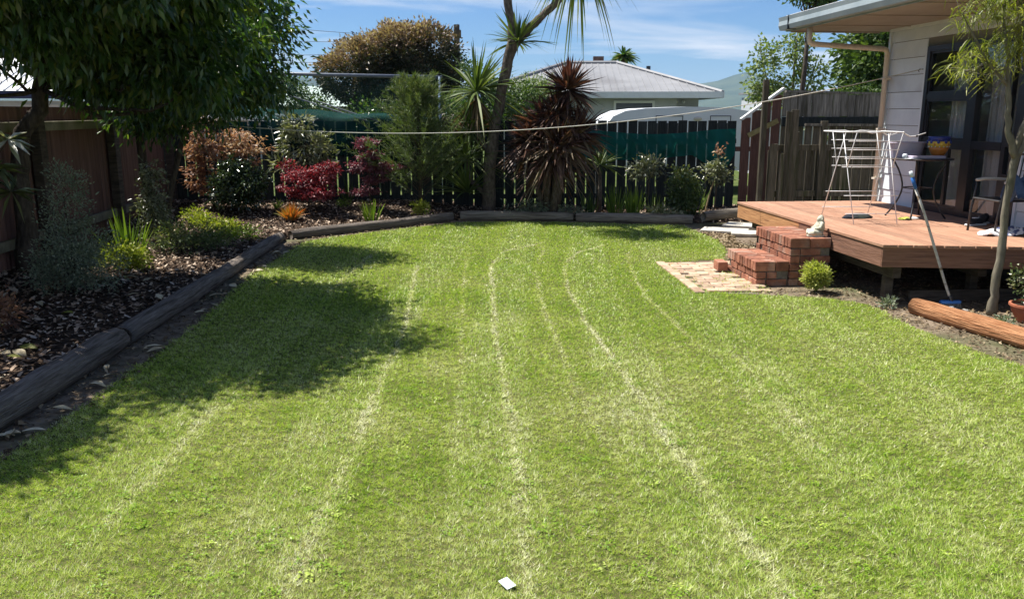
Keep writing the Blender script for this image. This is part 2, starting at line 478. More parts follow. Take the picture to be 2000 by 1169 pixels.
m_ctrunk = mat('cabbage_tree_bark', (0.075, 0.058, 0.045), (0.17, 0.14, 0.115), scale=10, stretch=(2.5, 2.5, 1.2), rough=0.95, spec=0.1, bump=0.9, bscale=18)

# ------------------------------------------------------------------ the setting
def inside(poly, x, y):
    poly = np.array(poly, float); r = np.zeros(x.shape, bool)
    j = len(poly) - 1
    for i in range(len(poly)):
        xi, yi = poly[i]; xj, yj = poly[j]
        c = ((yi > y) != (yj > y)) & (x < (xj - xi) * (y - yi) / (yj - yi + 1e-12) + xi)
        r ^= c; j = i
    return r

_rs = np.random.default_rng(5)
_nk = _rs.normal(size=(3, 14, 2)); _np = _rs.random((3, 14)) * 6.28
def vnoise(x, y, f, k=0):
    s = 0
    for i in range(14):
        s = s + np.sin(x * _nk[k, i, 0] * f * 2.2 + y * _nk[k, i, 1] * f * 2.2 + _np[k, i])
    return s / 14 * 2.0        # about -1..1

# ground
g = MB()
S_ = 9000
g.add([(-S_, -S_, 0), (S_, -S_, 0), (S_, S_, 0), (-S_, S_, 0)], [(0, 1, 2, 3)])
tag(g.build('ground', m_dirt), kind='structure')

LAWN = [(-2.83, 0.4), (-2.84, 4.3), (-2.80, 5.3), (-2.86, 7.3), (-3.10, 10.0), (-3.10, 12.2), (-2.92, 12.72), (-2.0, 13.65), (-0.98, 14.62), (0.0, 14.75), (1.1, 14.62), (2.9, 14.25), (2.95, 13.65),
        (3.18, 12.6), (3.0, 11.6), (2.78, 10.85), (1.90, 10.62), (1.96, 9.6), (2.05, 8.78), (2.6, 8.66), (3.2, 8.50), (3.58, 8.22), (3.56, 7.4), (3.84, 6.2), (4.35, 4.3), (4.9, 2.2), (5.2, 0.4)]
mb = MB(); mb.add([(x, y, 0.005) for x, y in LAWN], [tuple(range(len(LAWN)))])
lawn = tag(mb.build('lawn', m_thatch), kind='structure')

# grass: every blade a small bent triangle, densest where it shows largest
MOW = [([(0.06, 2.2), (0.06, 3.18), (0.05, 4.01), (-0.03, 5.36), (-0.14, 6.94), (-0.22, 9.1), (-0.27, 10.37), (-0.11, 11.48), (0.45, 12.27)], 1.0),
       ([(1.1, 2.4), (1.06, 3.3), (0.99, 3.84), (0.92, 4.72), (0.84, 5.69), (0.69, 7.29), (0.61, 8.83), (0.64, 10.37), (0.88, 11.35), (1.33, 12.03)], 0.9),
       ([(-0.9, 2.6), (-0.9, 3.34), (-0.91, 4.34), (-0.94, 5.69), (-0.96, 7.29), (-1.1, 9.1), (-1.19, 10.37)], 0.75),
       ([(1.52, 6.6), (1.47, 7.57), (1.39, 8.57), (1.48, 10.37), (1.58, 11.35)], 0.8),
       ([(-1.95, 8.7), (-1.93, 10.02), (-1.9, 11.2)], 0.7), ([(-0.30, 3.9), (-0.35, 4.89), (-0.4, 6.32), (-0.54, 9.1), (-0.6, 11.2)], 0.5),
       ([(0.59, 4.34), (0.46, 5.57), (0.3, 8.1), (0.28, 10.02), (0.45, 11.6)], 0.55), ([(-1.9, 3.6), (-1.9, 4.14), (-1.93, 5.16)], 0.6), ([(1.76, 4.4), (1.76, 5.16), (1.77, 6.32)], 0.5), ([(2.5, 4.0), (2.5, 5.4), (2.42, 7.0)], 0.35)]
def polydist(x, y, poly):
    d = np.full(x.shape, 9.0)
    for (ax, ay), (bx, by) in zip(poly[:-1], poly[1:]):
        vx, vy = bx - ax, by - ay
        t = np.clip(((x - ax) * vx + (y - ay) * vy) / (vx * vx + vy * vy), 0, 1)
        d = np.minimum(d, np.hypot(x - ax - vx * t, y - ay - vy * t))
    return d

rng = np.random.default_rng(11)
XS = []; YS = []
yb = [0.8, 2.0, 2.6, 3.2, 3.8, 4.5, 5.3, 6.3, 7.5, 9.0, 10.5, 12.5, 14.9]
for y0, y1 in zip(yb[:-1], yb[1:]):
    ym = (y0 + y1) / 2
    d = math.hypot(ym, 1.9)
    den = 46000 * min(1, (3.6 / d) ** 1.7)
    if ym < 2.6: den *= 0.25
    n = int(den * 8.4 * (y1 - y0))
    x = rng.random(n) * 8.4 - 3.2; y = y0 + rng.random(n) * (y1 - y0)
    k = inside(LAWN, x + 0.05 * vnoise(x, y, 6, 1) + rng.normal(size=n) * 0.022, y + 0.05 * vnoise(y, x, 6, 2) + rng.normal(size=n) * 0.022)
    if y1 < 9: k &= np.abs(x) < 0.75 * y + 2.4
    XS.append(x[k]); YS.append(y[k])
gx = np.concatenate(XS); gy = np.concatenate(YS)
lush = vnoise(gx, gy, 1.1, 0)
fine = vnoise(gx, gy, 7.0, 1)
dry = np.clip(vnoise(gx, gy, 2.4, 2) * 0.7 + vnoise(gx, gy, 0.55, 1) * 0.7 + (4.6 - gy) * 0.22, -1, 1.2)
dry *= np.clip(1.5 - np.abs(gx - 0.2) / 2.6, 0.15, 1)
cl0 = vnoise(gx, gy, 34, 0) + 0.6 * vnoise(gx, gy, 70, 2)
keep = rng.random(len(gx)) < (0.84 + 0.10 * np.clip(fine, -1, 1) + 0.22 * np.clip(cl0, -1.2, 1)) - 0.12 * np.clip(dry, 0, 1)
gx, gy, lush, fine, dry = gx[keep], gy[keep], lush[keep], fine[keep], dry[keep]
n = len(gx)
dist = np.hypot(gy, 1.9)
wid = 0.0029 * np.maximum(1, dist / 3.6) ** 0.8 * (0.7 + 0.7 * rng.random(n))
hgt = (0.010 + 0.012 * rng.random(n)) * (1 + 0.18 * lush) * np.maximum(1, dist / 5) ** 0.25
clump = vnoise(gx, gy, 34, 0) + 0.6 * vnoise(gx, gy, 70, 2)
hgt *= np.clip(1 + 0.7 * clump, 0.35, 2.1)
mow = np.zeros(n)
for pl, a in MOW:
    dd = polydist(gx + 0.02 * vnoise(gx, gy, 5, 0), gy, pl)
    mow = np.maximum(mow, a * np.exp(-(dd / np.interp(gy, [2.5, 4, 5.5, 7, 13], [0.055, 0.045, 0.032, 0.022, 0.026])) ** 2))
mow *= np.interp(gy, [2.5, 4, 5.5, 7, 13], [0.45, 0.55, 0.85, 1.15, 1.2]) * np.clip(0.85 + 0.7 * vnoise(gx, gy, 2.0, 1), 0.15, 1)
tint = 0.47 + 0.16 * clump + 0.10 * fine - 0.10 * lush + 0.23 * np.clip(dry, -0.6, 1) + rng.normal(size=n) * 0.17 + 0.60 * mow * (0.55 + 0.6 * rng.random(n))
fleck = rng.random(n) < 0.09
tint += np.where(fleck, 0.4, 0)
hgt = np.where(fleck, hgt * 1.1, hgt)
band = np.sign(np.sin((gx + 0.25 * np.sin(gy * 0.25)) * 2 * math.pi / 0.98 + 0.8))
az = rng.random(n) * 2 * math.pi
lean = 0.25 + 1.0 * rng.random(n) + 0.4 * mow
lx = np.cos(az) * lean; ly = np.sin(az) * lean + 0.22 * band
sa = rng.random(n) * math.pi
sx_, sy_ = np.cos(sa), np.sin(sa)
V = np.zeros((n, 3, 3), np.float32)
V[:, 0] = np.stack([gx - sx_ * wid / 2, gy - sy_ * wid / 2, np.full(n, 0.004)], 1)
V[:, 1] = np.stack([gx + sx_ * wid / 2, gy + sy_ * wid / 2, np.full(n, 0.004)], 1)
V[:, 2] = np.stack([gx + lx * hgt, gy + ly * hgt, 0.004 + hgt * ((0.85 - 0.35 * mow) * np.where(fleck, 0.75, 1))], 1)
m_grass = leafmat('mown_grass', [(0.075, 0.17, 0.008), (0.22, 0.37, 0.022), (0.40, 0.53, 0.065), (0.55, 0.61, 0.19), (0.68, 0.68, 0.38), (0.78, 0.77, 0.57)], trans=0.36, rough=0.42, spec=0.4, tcol=(1.1, 1.2, 0.5))
go = np_mesh('grass', V.reshape(-1, 3), np.arange(n * 3).reshape(-1, 3), m_grass, np.repeat(np.clip(tint, 0, 1), 3))
tag(go, 'short mown grass of the lawn with pale mower tracks', 'grass', kind='stuff')
print('grass blades', n)
# clover and small flat weeds in the turf
rng = np.random.default_rng(12); nc = 1500
cx = rng.random(nc) * 6.4 - 2.7; cy = 2.6 + 9.0 * rng.random(nc) ** 1.5
k = inside(LAWN, cx, cy) & (vnoise(cx, cy, 1.6, 2) + rng.normal(size=nc) * 0.5 > 0.05); cx, cy = cx[k], cy[k]; nc = len(cx)
per = 13; P = np.stack([np.repeat(cx, per), np.repeat(cy, per), np.zeros(nc * per)], 1) + rng.normal(size=(nc * per, 3)) * [0.022, 0.022, 0]
P[:, 2] = 0.012 + 0.012 * rng.random(len(P))
a = rng.random(len(P)) * 6.283
co = leaf_mesh('clover', P, np.stack([np.cos(a), np.sin(a), 0.15 * rng.normal(size=len(P))], 1), 0.016, 0.011, np.clip(0.06 + 0.22 * rng.random(len(P)) + 0.3 * (np.repeat(rng.random(nc), per) > 0.9), 0, 1), m_grass, None, rng, flat=0.9, fold=0.1)
tag(co, 'small flat clover leaves scattered through the lawn', 'clover', kind='stuff')

# garden bed
LOGLINE = [(-3.10, 1.5), (-3.22, 6.6), (-3.45, 12.45), (-3.35, 12.7), (-1.05, 14.95), (-0.93, 15.15), (1.1, 14.92), (3.1, 14.52), (4.5, 14.85)]
def fence_x(y): return -6.0 - 0.0905 * (y - 12.4)
def back_y(x): return 15.95 + 0.0905 * (x + 1.0)
BED = LOGLINE + [(4.5, back_y(4.5) + 0.3), (fence_x(15.5) - 0.3, back_y(-6.4) + 0.3), (fence_x(1.5) - 0.3, 1.5)]
def sm(t):
    t = np.clip(t, 0, 1); return t * t * (3 - 2 * t)
def bed_z(x, y):
    x = np.asarray(x, float); y = np.asarray(y, float)
    dl = polydist(x, y, LOGLINE)
    return -0.03 + 0.10 * sm(dl / 0.10) + 0.015 * sm(dl / 0.5) + 0.19 * sm((dl - 0.1) / 1.3) * sm((y - 11.5) / 4.0) * sm((0.6 - x) / 2.5) + 0.03 * sm((-3.6 - x) / 2) + 0.012 * vnoise(x, y, 1.3, 0) + 0.008 * vnoise(x, y, 5, 1)
def bz(x, y): return float(bed_z(x, y))
st = 0.09
nx_, ny_ = int(11.4 / st), int(15.5 / st)
gxx, gyy = np.meshgrid(-6.9 + st * np.arange(nx_ + 1), 1.4 + st * np.arange(ny_ + 1))
V = np.stack([gxx, gyy, bed_z(gxx, gyy)], -1).reshape(-1, 3)
ci, cj = np.meshgrid(np.arange(nx_), np.arange(ny_))
a0 = (cj * (nx_ + 1) + ci)
F = np.stack([a0, a0 + 1, a0 + nx_ + 2, a0 + nx_ + 1], -1).reshape(-1, 4)
cen = V[F].mean(1)
F = F[inside(BED, cen[:, 0], cen[:, 1])]
us = np.unique(F); rm = np.zeros(len(V), int); rm[us] = np.arange(len(us))
bed = np_mesh('garden_bed', V[us], rm[F], m_bed, smooth=True)
tag(bed, kind='structure')

def chips(name, label, region, n, seed, size, mat_, zf, tb=0.0):
    rng = np.random.default_rng(seed)
    P = np.array(region, float); lo = P.min(0); hi = P.max(0)
    x = lo[0] + rng.random(n) * (hi[0] - lo[0]); y = lo[1] + rng.random(n) * (hi[1] - lo[1])
    k = inside(region, x, y); x, y = x[k], y[k]; n = len(x)
    a = rng.random(n) * 6.283; L = size * (0.4 + 1.0 * rng.random(n)); W = L * (0.25 + 0.4 * rng.random(n))
    tx = rng.normal(size=n) * 0.35; ty = rng.normal(size=n) * 0.35
    ux, uy = np.cos(a), np.sin(a)
    z = zf(x, y) + 0.006 + 0.012 * rng.random(n)
    V = np.zeros((n, 4, 3))
    for q, (s, t) in enumerate(((-.5, -.5), (.5, -.4), (.42, .5), (-.4, .42))):
        V[:, q] = np.stack([x + ux * L * s - uy * W * t, y + uy * L * s + ux * W * t, z + L * s * tx + W * t * ty + (0.006 if q % 2 else 0)], 1)
    b = np.arange(n)[:, None] * 4
    F = np.concatenate([b + [0, 1, 2], b + [0, 2, 3]], 1).reshape(-1, 3)
    tn = np.clip(rng.random(n) ** 1.5 + tb, 0, 1)
    o = np_mesh(name, V.reshape(-1, 3), F, mat_, np.repeat(tn, 4))
    return tag(o, label, 'mulch', kind='stuff')
m_chip = leafmat('bark_chips', [(0.045, 0.028, 0.019), (0.12, 0.08, 0.052), (0.26, 0.185, 0.13), (0.44, 0.34, 0.255), (0.56, 0.47, 0.37)], trans=0.0, rough=0.9, spec=0.1)
chips('bark_mulch', 'dark bark chips covering the garden bed', BED, 85000, 3, 0.05, m_chip, bed_z)
STRIP = [(-3.15, 3.0), (-2.78, 3.0), (-2.78, 4.6), (-2.72, 5.4), (-2.8, 7.3), (-3.05, 10.0), (-3.06, 12.25), (-2.9, 12.6), (-1.0, 14.55), (-1.1, 14.8), (-3.3, 12.6), (-3.36, 11.0), (-3.18, 6.6)]
m_chip2 = leafmat('leaf_litter', [(0.05, 0.035, 0.024), (0.12, 0.085, 0.055), (0.23, 0.17, 0.10), (0.36, 0.29, 0.19)], trans=0.05, rough=0.9, spec=0.1)
chips('leaf_litter', 'brown leaf litter and crumbs along the foot of the edging logs', STRIP, 9000, 4, 0.035, m_chip2, lambda x, y: 0 * x + 0.004)
DIRT_R = [(2.62, 8.66), (3.2, 8.50), (3.58, 8.22), (3.56, 7.4), (3.84, 6.2), (4.35, 4.3), (6.2, 4.3), (6.2, 8.0), (5.6, 12.2), (3.2, 12.4), (3.0, 11.6), (3.6, 9.2), (3.5, 9.0), (2.66, 8.95)]
chips('dirt_clods', 'grey dirt crumbs and small stones round the deck', DIRT_R, 14000, 6, 0.03, m_chip2, lambda x, y: 0 * x + 0.003, 0.12)
DIRT_B = [(3.0, 11.4), (2.78, 10.85), (3.2, 10.4), (3.6, 10.6), (3.3, 12.3), (3.5, 13.1), (3.0, 13.5), (3.1, 12.6)]
chips('straw_litter', 'dry straw and clippings on the bare dirt beside the concrete slabs', DIRT_B, 4500, 7, 0.05, m_chip2, lambda x, y: 0 * x + 0.004, 0.3)

mb = MB(); mb.add([(-40, 17.6, 0.004), (40, 17.6, 0.004), (40, 120, 0.004), (-40, 120, 0.004)], [(0, 1, 2, 3)])
tag(mb.build('neighbour_lawn', mat('distant_grass', (0.045, 0.075, 0.02), (0.10, 0.12, 0.04), scale=2, rough=0.95, spec=0.05, world=True)), kind='structure')

# hills: far ridges
def ridge(name, label_, y, pts, base, seed, m):
    rng = np.random.default_rng(seed)
    xs = np.linspace(pts[0][0], pts[-1][0], 90)
    zs = np.interp(xs, [p[0] for p in pts], [p[1] for p in pts]) * (1 + 0.03 * np.sin(xs * 0.031 + 1) + 0.02 * np.sin(xs * 0.09))
    V = []; rows = 9
    for r in range(rows):
        t = r / (rows - 1)
        h = zs * t ** 0.8
        V.append(np.stack([xs, y - (1 - t) * 900 + rng.normal(size=90) * 12, np.maximum(h + rng.normal(size=90) * 3 * t, 0) if r < rows - 1 else h], 1))
    V.append(np.stack([xs, np.full(90, y + 600.0), zs * 0], 1)); rows += 1
    V = np.concatenate(V); i, j = np.meshgrid(np.arange(89), np.arange(rows - 1))
    a = j * 90 + i
    F = np.stack([a, a + 1, a + 91, a + 90], -1).reshape(-1, 4)
    return tag(np_mesh(name, V, F, m, smooth=True), kind='structure')
m_hill = mat('forested_hill', (0.035, 0.06, 0.03), (0.075, 0.10, 0.055), scale=0.01, rough=0.95, spec=0.05, world=True)
ridge('hills', '', 3200, [(-2600, 60), (-1500, 80), (-1000, 120), (-800, 132), (-700, 125), (-620, 80), (-300, 60), (300, 70), (560, 95), (700, 108), (800, 128), (845, 150), (870, 146), (920, 122), (950, 95), (1020, 60), (1500, 60), (2300, 50)], 0, 8, m_hill)

# ------------------------------------------------------------------ edging logs
def log(label, a, b, r, m, name='edging_log', rr=None, seed=0, group=None):
    rng = np.random.default_rng(seed + 50)
    A = Vector((a[0], a[1], 0)); B = Vector((b[0], b[1], 0)); L = (B - A).length
    o = thing(name, label, 'log', (a[0], a[1], a[2] if len(a) > 2 else 0), 0, group)
    n = max(8, int(L / 0.2)); K = 32
    mb = MB(); V = []; F = []
    d = (B - A).normalized(); s = Vector((-d.y, d.x, 0))
    ph = rng.random(4) * 6
    dz = (b[2] if len(b) > 2 else 0) - (a[2] if len(a) > 2 else 0)
    # slightly rounded ends
    for i in range(n + 1):
        t = i / n
        q = r + ((rr or r) - r) * t
        q *= 1 + 0.03 * math.sin(t * L * 2.3 + ph[0]) + 0.018 * math.sin(t * L * 7 + ph[1]) + rng.normal() * 0.012
        if i in (0, n): q *= 0.93
        c = d * (L * t) + s * (0.012 * math.sin(t * 5 + ph[2])) + Vector((0, 0, q * 0.86 + dz * t))
        for j in range(K):
            an = 2 * math.pi * j / K
            w_ = 1 + 0.025 * math.sin(an * 3 + ph[3] + t * L * 0.6) + 0.018 * math.sin(an * 7 + t * L) - 0.05 * max(0, math.cos(an - 1.9 - 0.25 * math.sin(t * L * 0.9 + ph[2])) - 0.965) / 0.035
            V.append(c + (s * math.cos(an) + Vector((0, 0, 1)) * math.sin(an)) * q * w_)
    for i in range(n):
        for j in range(K):
            F.append((i * K + j, i * K + (j + 1) % K, (i + 1) * K + (j + 1) % K, (i + 1) * K + j))
    F.append(tuple(range(K))); F.append(tuple(n * K + j for j in reversed(range(K))))
    # the grain material runs along local z: build the log along z and lay it down
    ez = d; ex = s; ey = ez.cross(ex)
    M3 = Matrix((ex, ey, ez)).transposed()
    inv = M3.inverted()
    mb.add([inv @ v for v in V], F)
    p = mb.build('log_body', m, o, smooth=True)
    p.rotation_euler = M3.to_euler()
    return o
log('thick dark grey edging log whose end lies against the long log', (-3.08, 1.9), (-3.21, 6.62), 0.104, m_log, seed=1)
log('long dark grey edging log between tree shade and lawn', (-3.215, 6.68), (-3.46, 12.50), 0.096, m_log, rr=0.080, seed=2)
log('slim grey edging log below the red maple', (-3.36, 12.66), (-1.08, 14.92), 0.078, m_log, seed=3, rr=0.085)
log('short mottled edging log at the foot of the cabbage tree', (-0.92, 15.02), (1.09, 14.86), 0.088, m_log_pale, seed=4)
log('pale sunlit edging log in front of the rose bushes', (1.14, 14.84), (3.12, 14.46), 0.088, m_log_pale, seed=5)
log('rounded pale pole propped behind the concrete slabs', (3.26, 14.28, 0.08), (4.5, 14.78, 0.14), 0.088, m_log_pale, name='timber_pole', seed=6)
log('fresh orange treated log beside the slender tree', (3.88, 7.86), (4.62, 4.9), 0.088, m_log_new, seed=7)

# ------------------------------------------------------------------ deck
DZ = 0.62
deck = thing('deck', 'low stained timber deck beside the white house', 'deck', HL(0, 0), PA)
def near_ly(lx): return -4.07 - (lx + 2.07) * 0.195
bw = 0.142
lx = -2.095
while lx < -0.02:
    x1 = min(lx + bw - 0.009, -0.004)
    mb = MB()
    y0a, y0b = near_ly(lx) - 0.03, near_ly(x1) - 0.03
    z0, z1 = DZ - 0.032, DZ + random.Random(int(lx * 1000)).uniform(-0.0015, 0.0015)
    vs_ = [(lx, y0a, z0), (x1, y0b, z0), (x1, -0.02, z0), (lx, -0.02, z0), (lx, y0a, z1), (x1, y0b, z1), (x1, -0.02, z1), (lx, -0.02, z1)]
    mb.add(vs_, [(0, 3, 2, 1), (4, 5, 6, 7), (0, 1, 5, 4), (2, 3, 7, 6), (1, 2, 6, 5), (3, 0, 4, 7)])
    mb.build('deck_board', m_deck, deck, bevel=0.0035)
    lx += bw
FT, FB = DZ - 0.034, DZ - 0.225
# left fascia in two lengths, near fascia along the skewed end, far fascia
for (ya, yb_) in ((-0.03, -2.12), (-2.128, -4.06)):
    MB().box(-2.085, -2.04, yb_, ya, FB, FT).build('fascia_board', m_fascia if ya > -1 else m_fascia_old_shaded, deck, bevel=0.003)
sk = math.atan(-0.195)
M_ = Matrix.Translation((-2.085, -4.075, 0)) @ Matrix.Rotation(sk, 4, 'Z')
MB().box(0.0, 2.12, -0.002, 0.043, FB, FT, M=M_).build('fascia_board', m_fascia_old_shaded, deck, bevel=0.003)
MB().box(-2.035, -0.01, -0.075, -0.03, FB, FT).build('fascia_board', m_fascia, deck, bevel=0.003)
for k in range(8):
    y = -0.5 - k * 0.45
    MB().box(-2.03, -0.02, y - 0.022, y + 0.022, FB + 0.01, FT - 0.002).build('joist', m_darkwood, deck)
for x in (-1.86, -0.95):
    MB().box(x - 0.045, x + 0.045, -3.98, -0.15, FB - 0.135, FB + 0.008).build('bearer', m_darkwood, deck, bevel=0.004)
    for y in (-3.82, -2.0, -0.4):
        MB().box(x - 0.042, x + 0.042, y - 0.042, y + 0.042, 0, FB - 0.136).build('post', m_darkwood, deck, bevel=0.004)
MB().box(-1.7, -0.1, -3.99, -3.95, 0.0, 0.13).build('base_board', m_darkwood, deck)

# ------------------------------------------------------------------ brick steps
steps = thing('brick_steps', 'two red brick steps leading up to the timber deck', 'steps', HL(-2.5, -2.5), PA)
bl, bh_, bd = 0.225, 0.074, 0.108
brick_flat = box_mesh('brick', bd, bl, bh_, m_brick, 0.004)       # long side along y
brick_turn = box_mesh('brick', bl, bd, bh_, m_brick, 0.004)       # long side along x
brick_half = box_mesh('brick', bd, bd, bh_, m_brick, 0.004)
brick_edge = box_mesh('brick', bl, bh_, bd, m_brick, 0.005)       # on edge, end grain to the front
brr = random.Random(4)
def put(me, x, y, z, parent, jit=0.004, rz=0.0, name='brick'):
    return link(name, me, parent, (x + brr.uniform(-jit, jit), y + brr.uniform(-jit, jit), z + brr.uniform(-jit, jit) * 0.4), (brr.uniform(-0.008, 0.008), brr.uniform(-0.008, 0.008), rz + brr.uniform(-0.02, 0.02)))
def step_block(x0, x1, y0, y1, z0, ncourse):
    """front face at x0 (towards the lawn), near face at y0"""
    pitch = 0.0845
    for c in range(ncourse):
        z = z0 + c * pitch
        y = y0 + (bl / 2 if c % 2 == 0 else bd / 2)
        first = True
        while y < y1 - 0.03:
            if first and c % 2 == 1:
                put(brick_half, x0 + bd / 2, y, z, steps); y += bd / 2 + 0.011 + bl / 2
            else:
                if y + bl / 2 > y1 + 0.03:
                    put(brick_half, x0 + bd / 2, y1 - bd / 2, z, steps); break
                put(brick_flat, x0 + bd / 2, y, z, steps); y += bl + 0.011
            first = False
        # near side: stretchers along x
        x = x0 + bd + 0.011 + (bl / 2 if c % 2 == 0 else bd / 2 + 0.0)
        k = 0
        while x < x1 - 0.02:
            me, hw = (brick_turn, bl / 2) if not (k == 0 and c % 2 == 1) else (brick_half, bd / 2)
            if x + hw > x1 + 0.02:
                put(brick_half, x1 - bd / 2, y0 + bd / 2, z, steps); break
            put(me, x, y0 + bd / 2, z, steps); x += hw + 0.011 + bl / 2; k += 1
    zt = z0 + ncourse * pitch
    # cap: bricks on edge
    y = y0 + bh_ / 2
    row = 0
    while y < y1 + 0.01:
        put(brick_edge, x0 - 0.012 + bl / 2, y, zt, steps, 0.004)
        x2 = x0 - 0.012 + bl + 0.010
        w2 = x1 - x2
        if w2 > 0.09:
            put(cap2(w2), x2 + w2 / 2, y, zt - 0.002, steps, 0.003)
        y += bh_ + 0.0105; row += 1
    MB().box(x0 + 0.02, x1 - 0.004, y0 + 0.02, y1 - 0.02, z0 - 0.02, zt + 0.095).build('mortar_core', m_mortar, steps)
_c2 = {}
def cap2(w2):
    k = round(w2, 3)
    if k not in _c2: _c2[k] = box_mesh('brick', w2, bh_, bd, m_brick, 0.005)
    return _c2[k]
# local to the steps' empty (placed at deck-frame -2.5,-2.5)
step_block(-0.43, -0.06, -0.52, 0.42, 0.0, 2)
step_block(-0.055, 0.40, -0.52, 0.50, 0.0, 5)

lb = link('loose_brick', brick_edge, None, HL(-3.02, -2.10, 0.024), (0, 0, PA + R(86)))
lb.scale = (1.0, 1.55, 1.0)
tag(lb, 'loose red brick lying on the paving against the lower step', 'brick')

# brick paving in front of the steps
paving = tag(MB().add([(1.90, 10.58, 0.003), (2.02, 8.78, 0.003), (2.62, 8.72, 0.003), (2.78, 10.62, 0.003)], [(0, 1, 2, 3)]).build('paving', m_mortar), kind='structure')
pav_me = box_mesh('paver', 0.222, 0.107, 0.03, m_paver, 0.006)
pav_me2 = box_mesh('paver', 0.107, 0.222, 0.03, m_paver, 0.006)
pr = random.Random(8)
PP = [(1.93, 10.56), (2.05, 8.80), (2.72, 8.72), (2.80, 10.60)]
yy = 8.84; r_ = 0
while yy < 10.6:
    xx = 1.75 + (0.116 if r_ % 2 else 0)
    while xx < 2.9:
        if inside(PP, np.array([xx]), np.array([yy]))[0] and pr.random() > 0.03:
            o = link('paver', pav_me, paving, (xx, yy, -0.008 + pr.uniform(-0.004, 0.004)), (pr.uniform(-0.03, 0.03), pr.uniform(-0.02, 0.02), PA + pr.uniform(-0.04, 0.04)))
        xx += 0.232
    yy += 0.117; r_ += 1
xx, yy = 1.905, 10.5
for k in range(8):
    link('paver', pav_me2, paving, (1.895 + 0.014 * k, 10.45 - 0.232 * k, 0.0), (0.02, 0.03, R(3.5)))

# grass and weeds growing through the paving joints and over its edge
rng = np.random.default_rng(19); n = 2600
x = 1.82 + rng.random(n) * 1.0; y = 8.68 + rng.random(n) * 2.0
edge = np.minimum(np.abs(x - (1.91 + (10.56 - y) * 0.068)), np.abs(y - 8.8)) < 0.06
k = (rng.random(n) < np.where(edge, 0.9, np.where(vnoise(x, y, 2.6, 1) > 0.35, 0.8, 0.06)))
x, y = x[k], y[k]; n = len(x)
D = np.stack([rng.normal(size=n) * 0.7, rng.normal(size=n) * 0.7, np.ones(n)], 1)
blade_mesh('joint_grass', np.stack([x, y, np.full(n, 0.012)], 1), D, 0.022 + 0.03 * rng.random(n), 0.006, 0.3, 0.15 + 0.5 * rng.random(n), m_grass, paving, rng, seg=2)['kind'] = 'stuff'

# concrete slabs behind the steps
slab_me = box_mesh('concrete_slab', 0.72, 0.42, 0.05, m_concrete, 0.008)
for (x, y, z, rz, lab) in ((3.42, 13.42, 0.004, R(-22), 'long pale concrete slab lying flat on the dirt by the lawn edge'), (3.92, 13.95, 0.012, R(-30), 'smaller pale concrete slab tucked under the propped pole'), (3.80, 13.05, 0.008, R(-12), 'pale concrete slab half hidden behind the brick steps')):
    o = link('concrete_slab', slab_me, None, (x, y, z), (0, 0, rz)); tag(o, lab, 'slab')

# ------------------------------------------------------------------ the white house
house = thing('house', 'white weatherboard house with black sliding door and wide eave', 'house', HL(0, 0), PA)
D0, D1, DT = -0.99, -2.99, 2.72      # door opening
core = m_interior
MB().box(0.03, 0.12, D0, -0.0, 0.36, 3.02).build('wall', core, house)
MB().box(0.03, 0.12, -9.0, D1, 0.36, 3.02).build('wall', core, house)
MB().box(0.03, 0.12, D1 + 0.001, D0 - 0.001, DT, 3.02).build('wall', core, house)
MB().box(0.03, 7.0, -0.1, -0.0, 0.36, 3.019).build('end_wall', m_white, house)
MB().box(6.9, 7.0, -9.0, -0.101, 0.36, 3.018).build('end_wall', m_white, house)
MB().box(0.121, 6.899, -9.0, -8.9, 0.36, 3.017).build('end_wall', m_white, house)
MB().box(0.121, 6.899, -8.899, -0.101, 0.50, 0.60).build('room_floor', mat('room_carpet', (0.10, 0.085, 0.07), (0.13, 0.11, 0.09), scale=20, rough=0.95), house)
MB().box(0.121, 6.899, -8.899, -0.101, 2.9, 3.0).build('room_ceiling', m_interior, house)
MB().box(3.2, 3.3, -8.899, -0.101, 0.6, 2.9).build('room_wall', m_interior, house)
MB().box(0.04, 7.0, -9.0, -0.02, 0.0, 0.358).build('foundation', mat('dark_concrete_base', (0.09, 0.085, 0.08), (0.14, 0.13, 0.12), scale=6, rough=0.95), house)
zl = 1.935 - 7 * 0.225
def wboard(ya, yb_, z, h):
    mb = MB()
    mb.add([(0.004, ya, z), (0.028, ya, z), (0.028, ya, z + h), (0.018, ya, z + h), (0.004, yb_, z), (0.028, yb_, z), (0.028, yb_, z + h), (0.018, yb_, z + h)],
           [(0, 1, 2, 3), (7, 6, 5, 4), (0, 3, 7, 4), (3, 2, 6, 7), (1, 0, 4, 5), (2, 1, 5, 6)])
    mb.build('weatherboard', m_white, house)
while zl < 3.0:
    h = min(0.217, 3.01 - zl)
    if zl > DT - 0.05:
        wboard(-9.0, -0.05, zl, h)
    else:
        wboard(D0 + 0.05, -0.05, zl, h)
        wboard(-9.0, D1 - 0.05, zl, h)
    zl += 0.225
MB().box(-0.008, 0.029, -0.048, 0.012, 0.36, 3.015).build('corner_board', m_white, house, bevel=0.003)
MB().box(-0.006, 0.02, D0 + 0.004, D0 + 0.048, 0.62, DT).build('door_trim', m_white, house)
MB().box(-0.006, 0.02, D1 - 0.048, D1 - 0.004, 0.62, DT).build('door_trim', m_white, house)

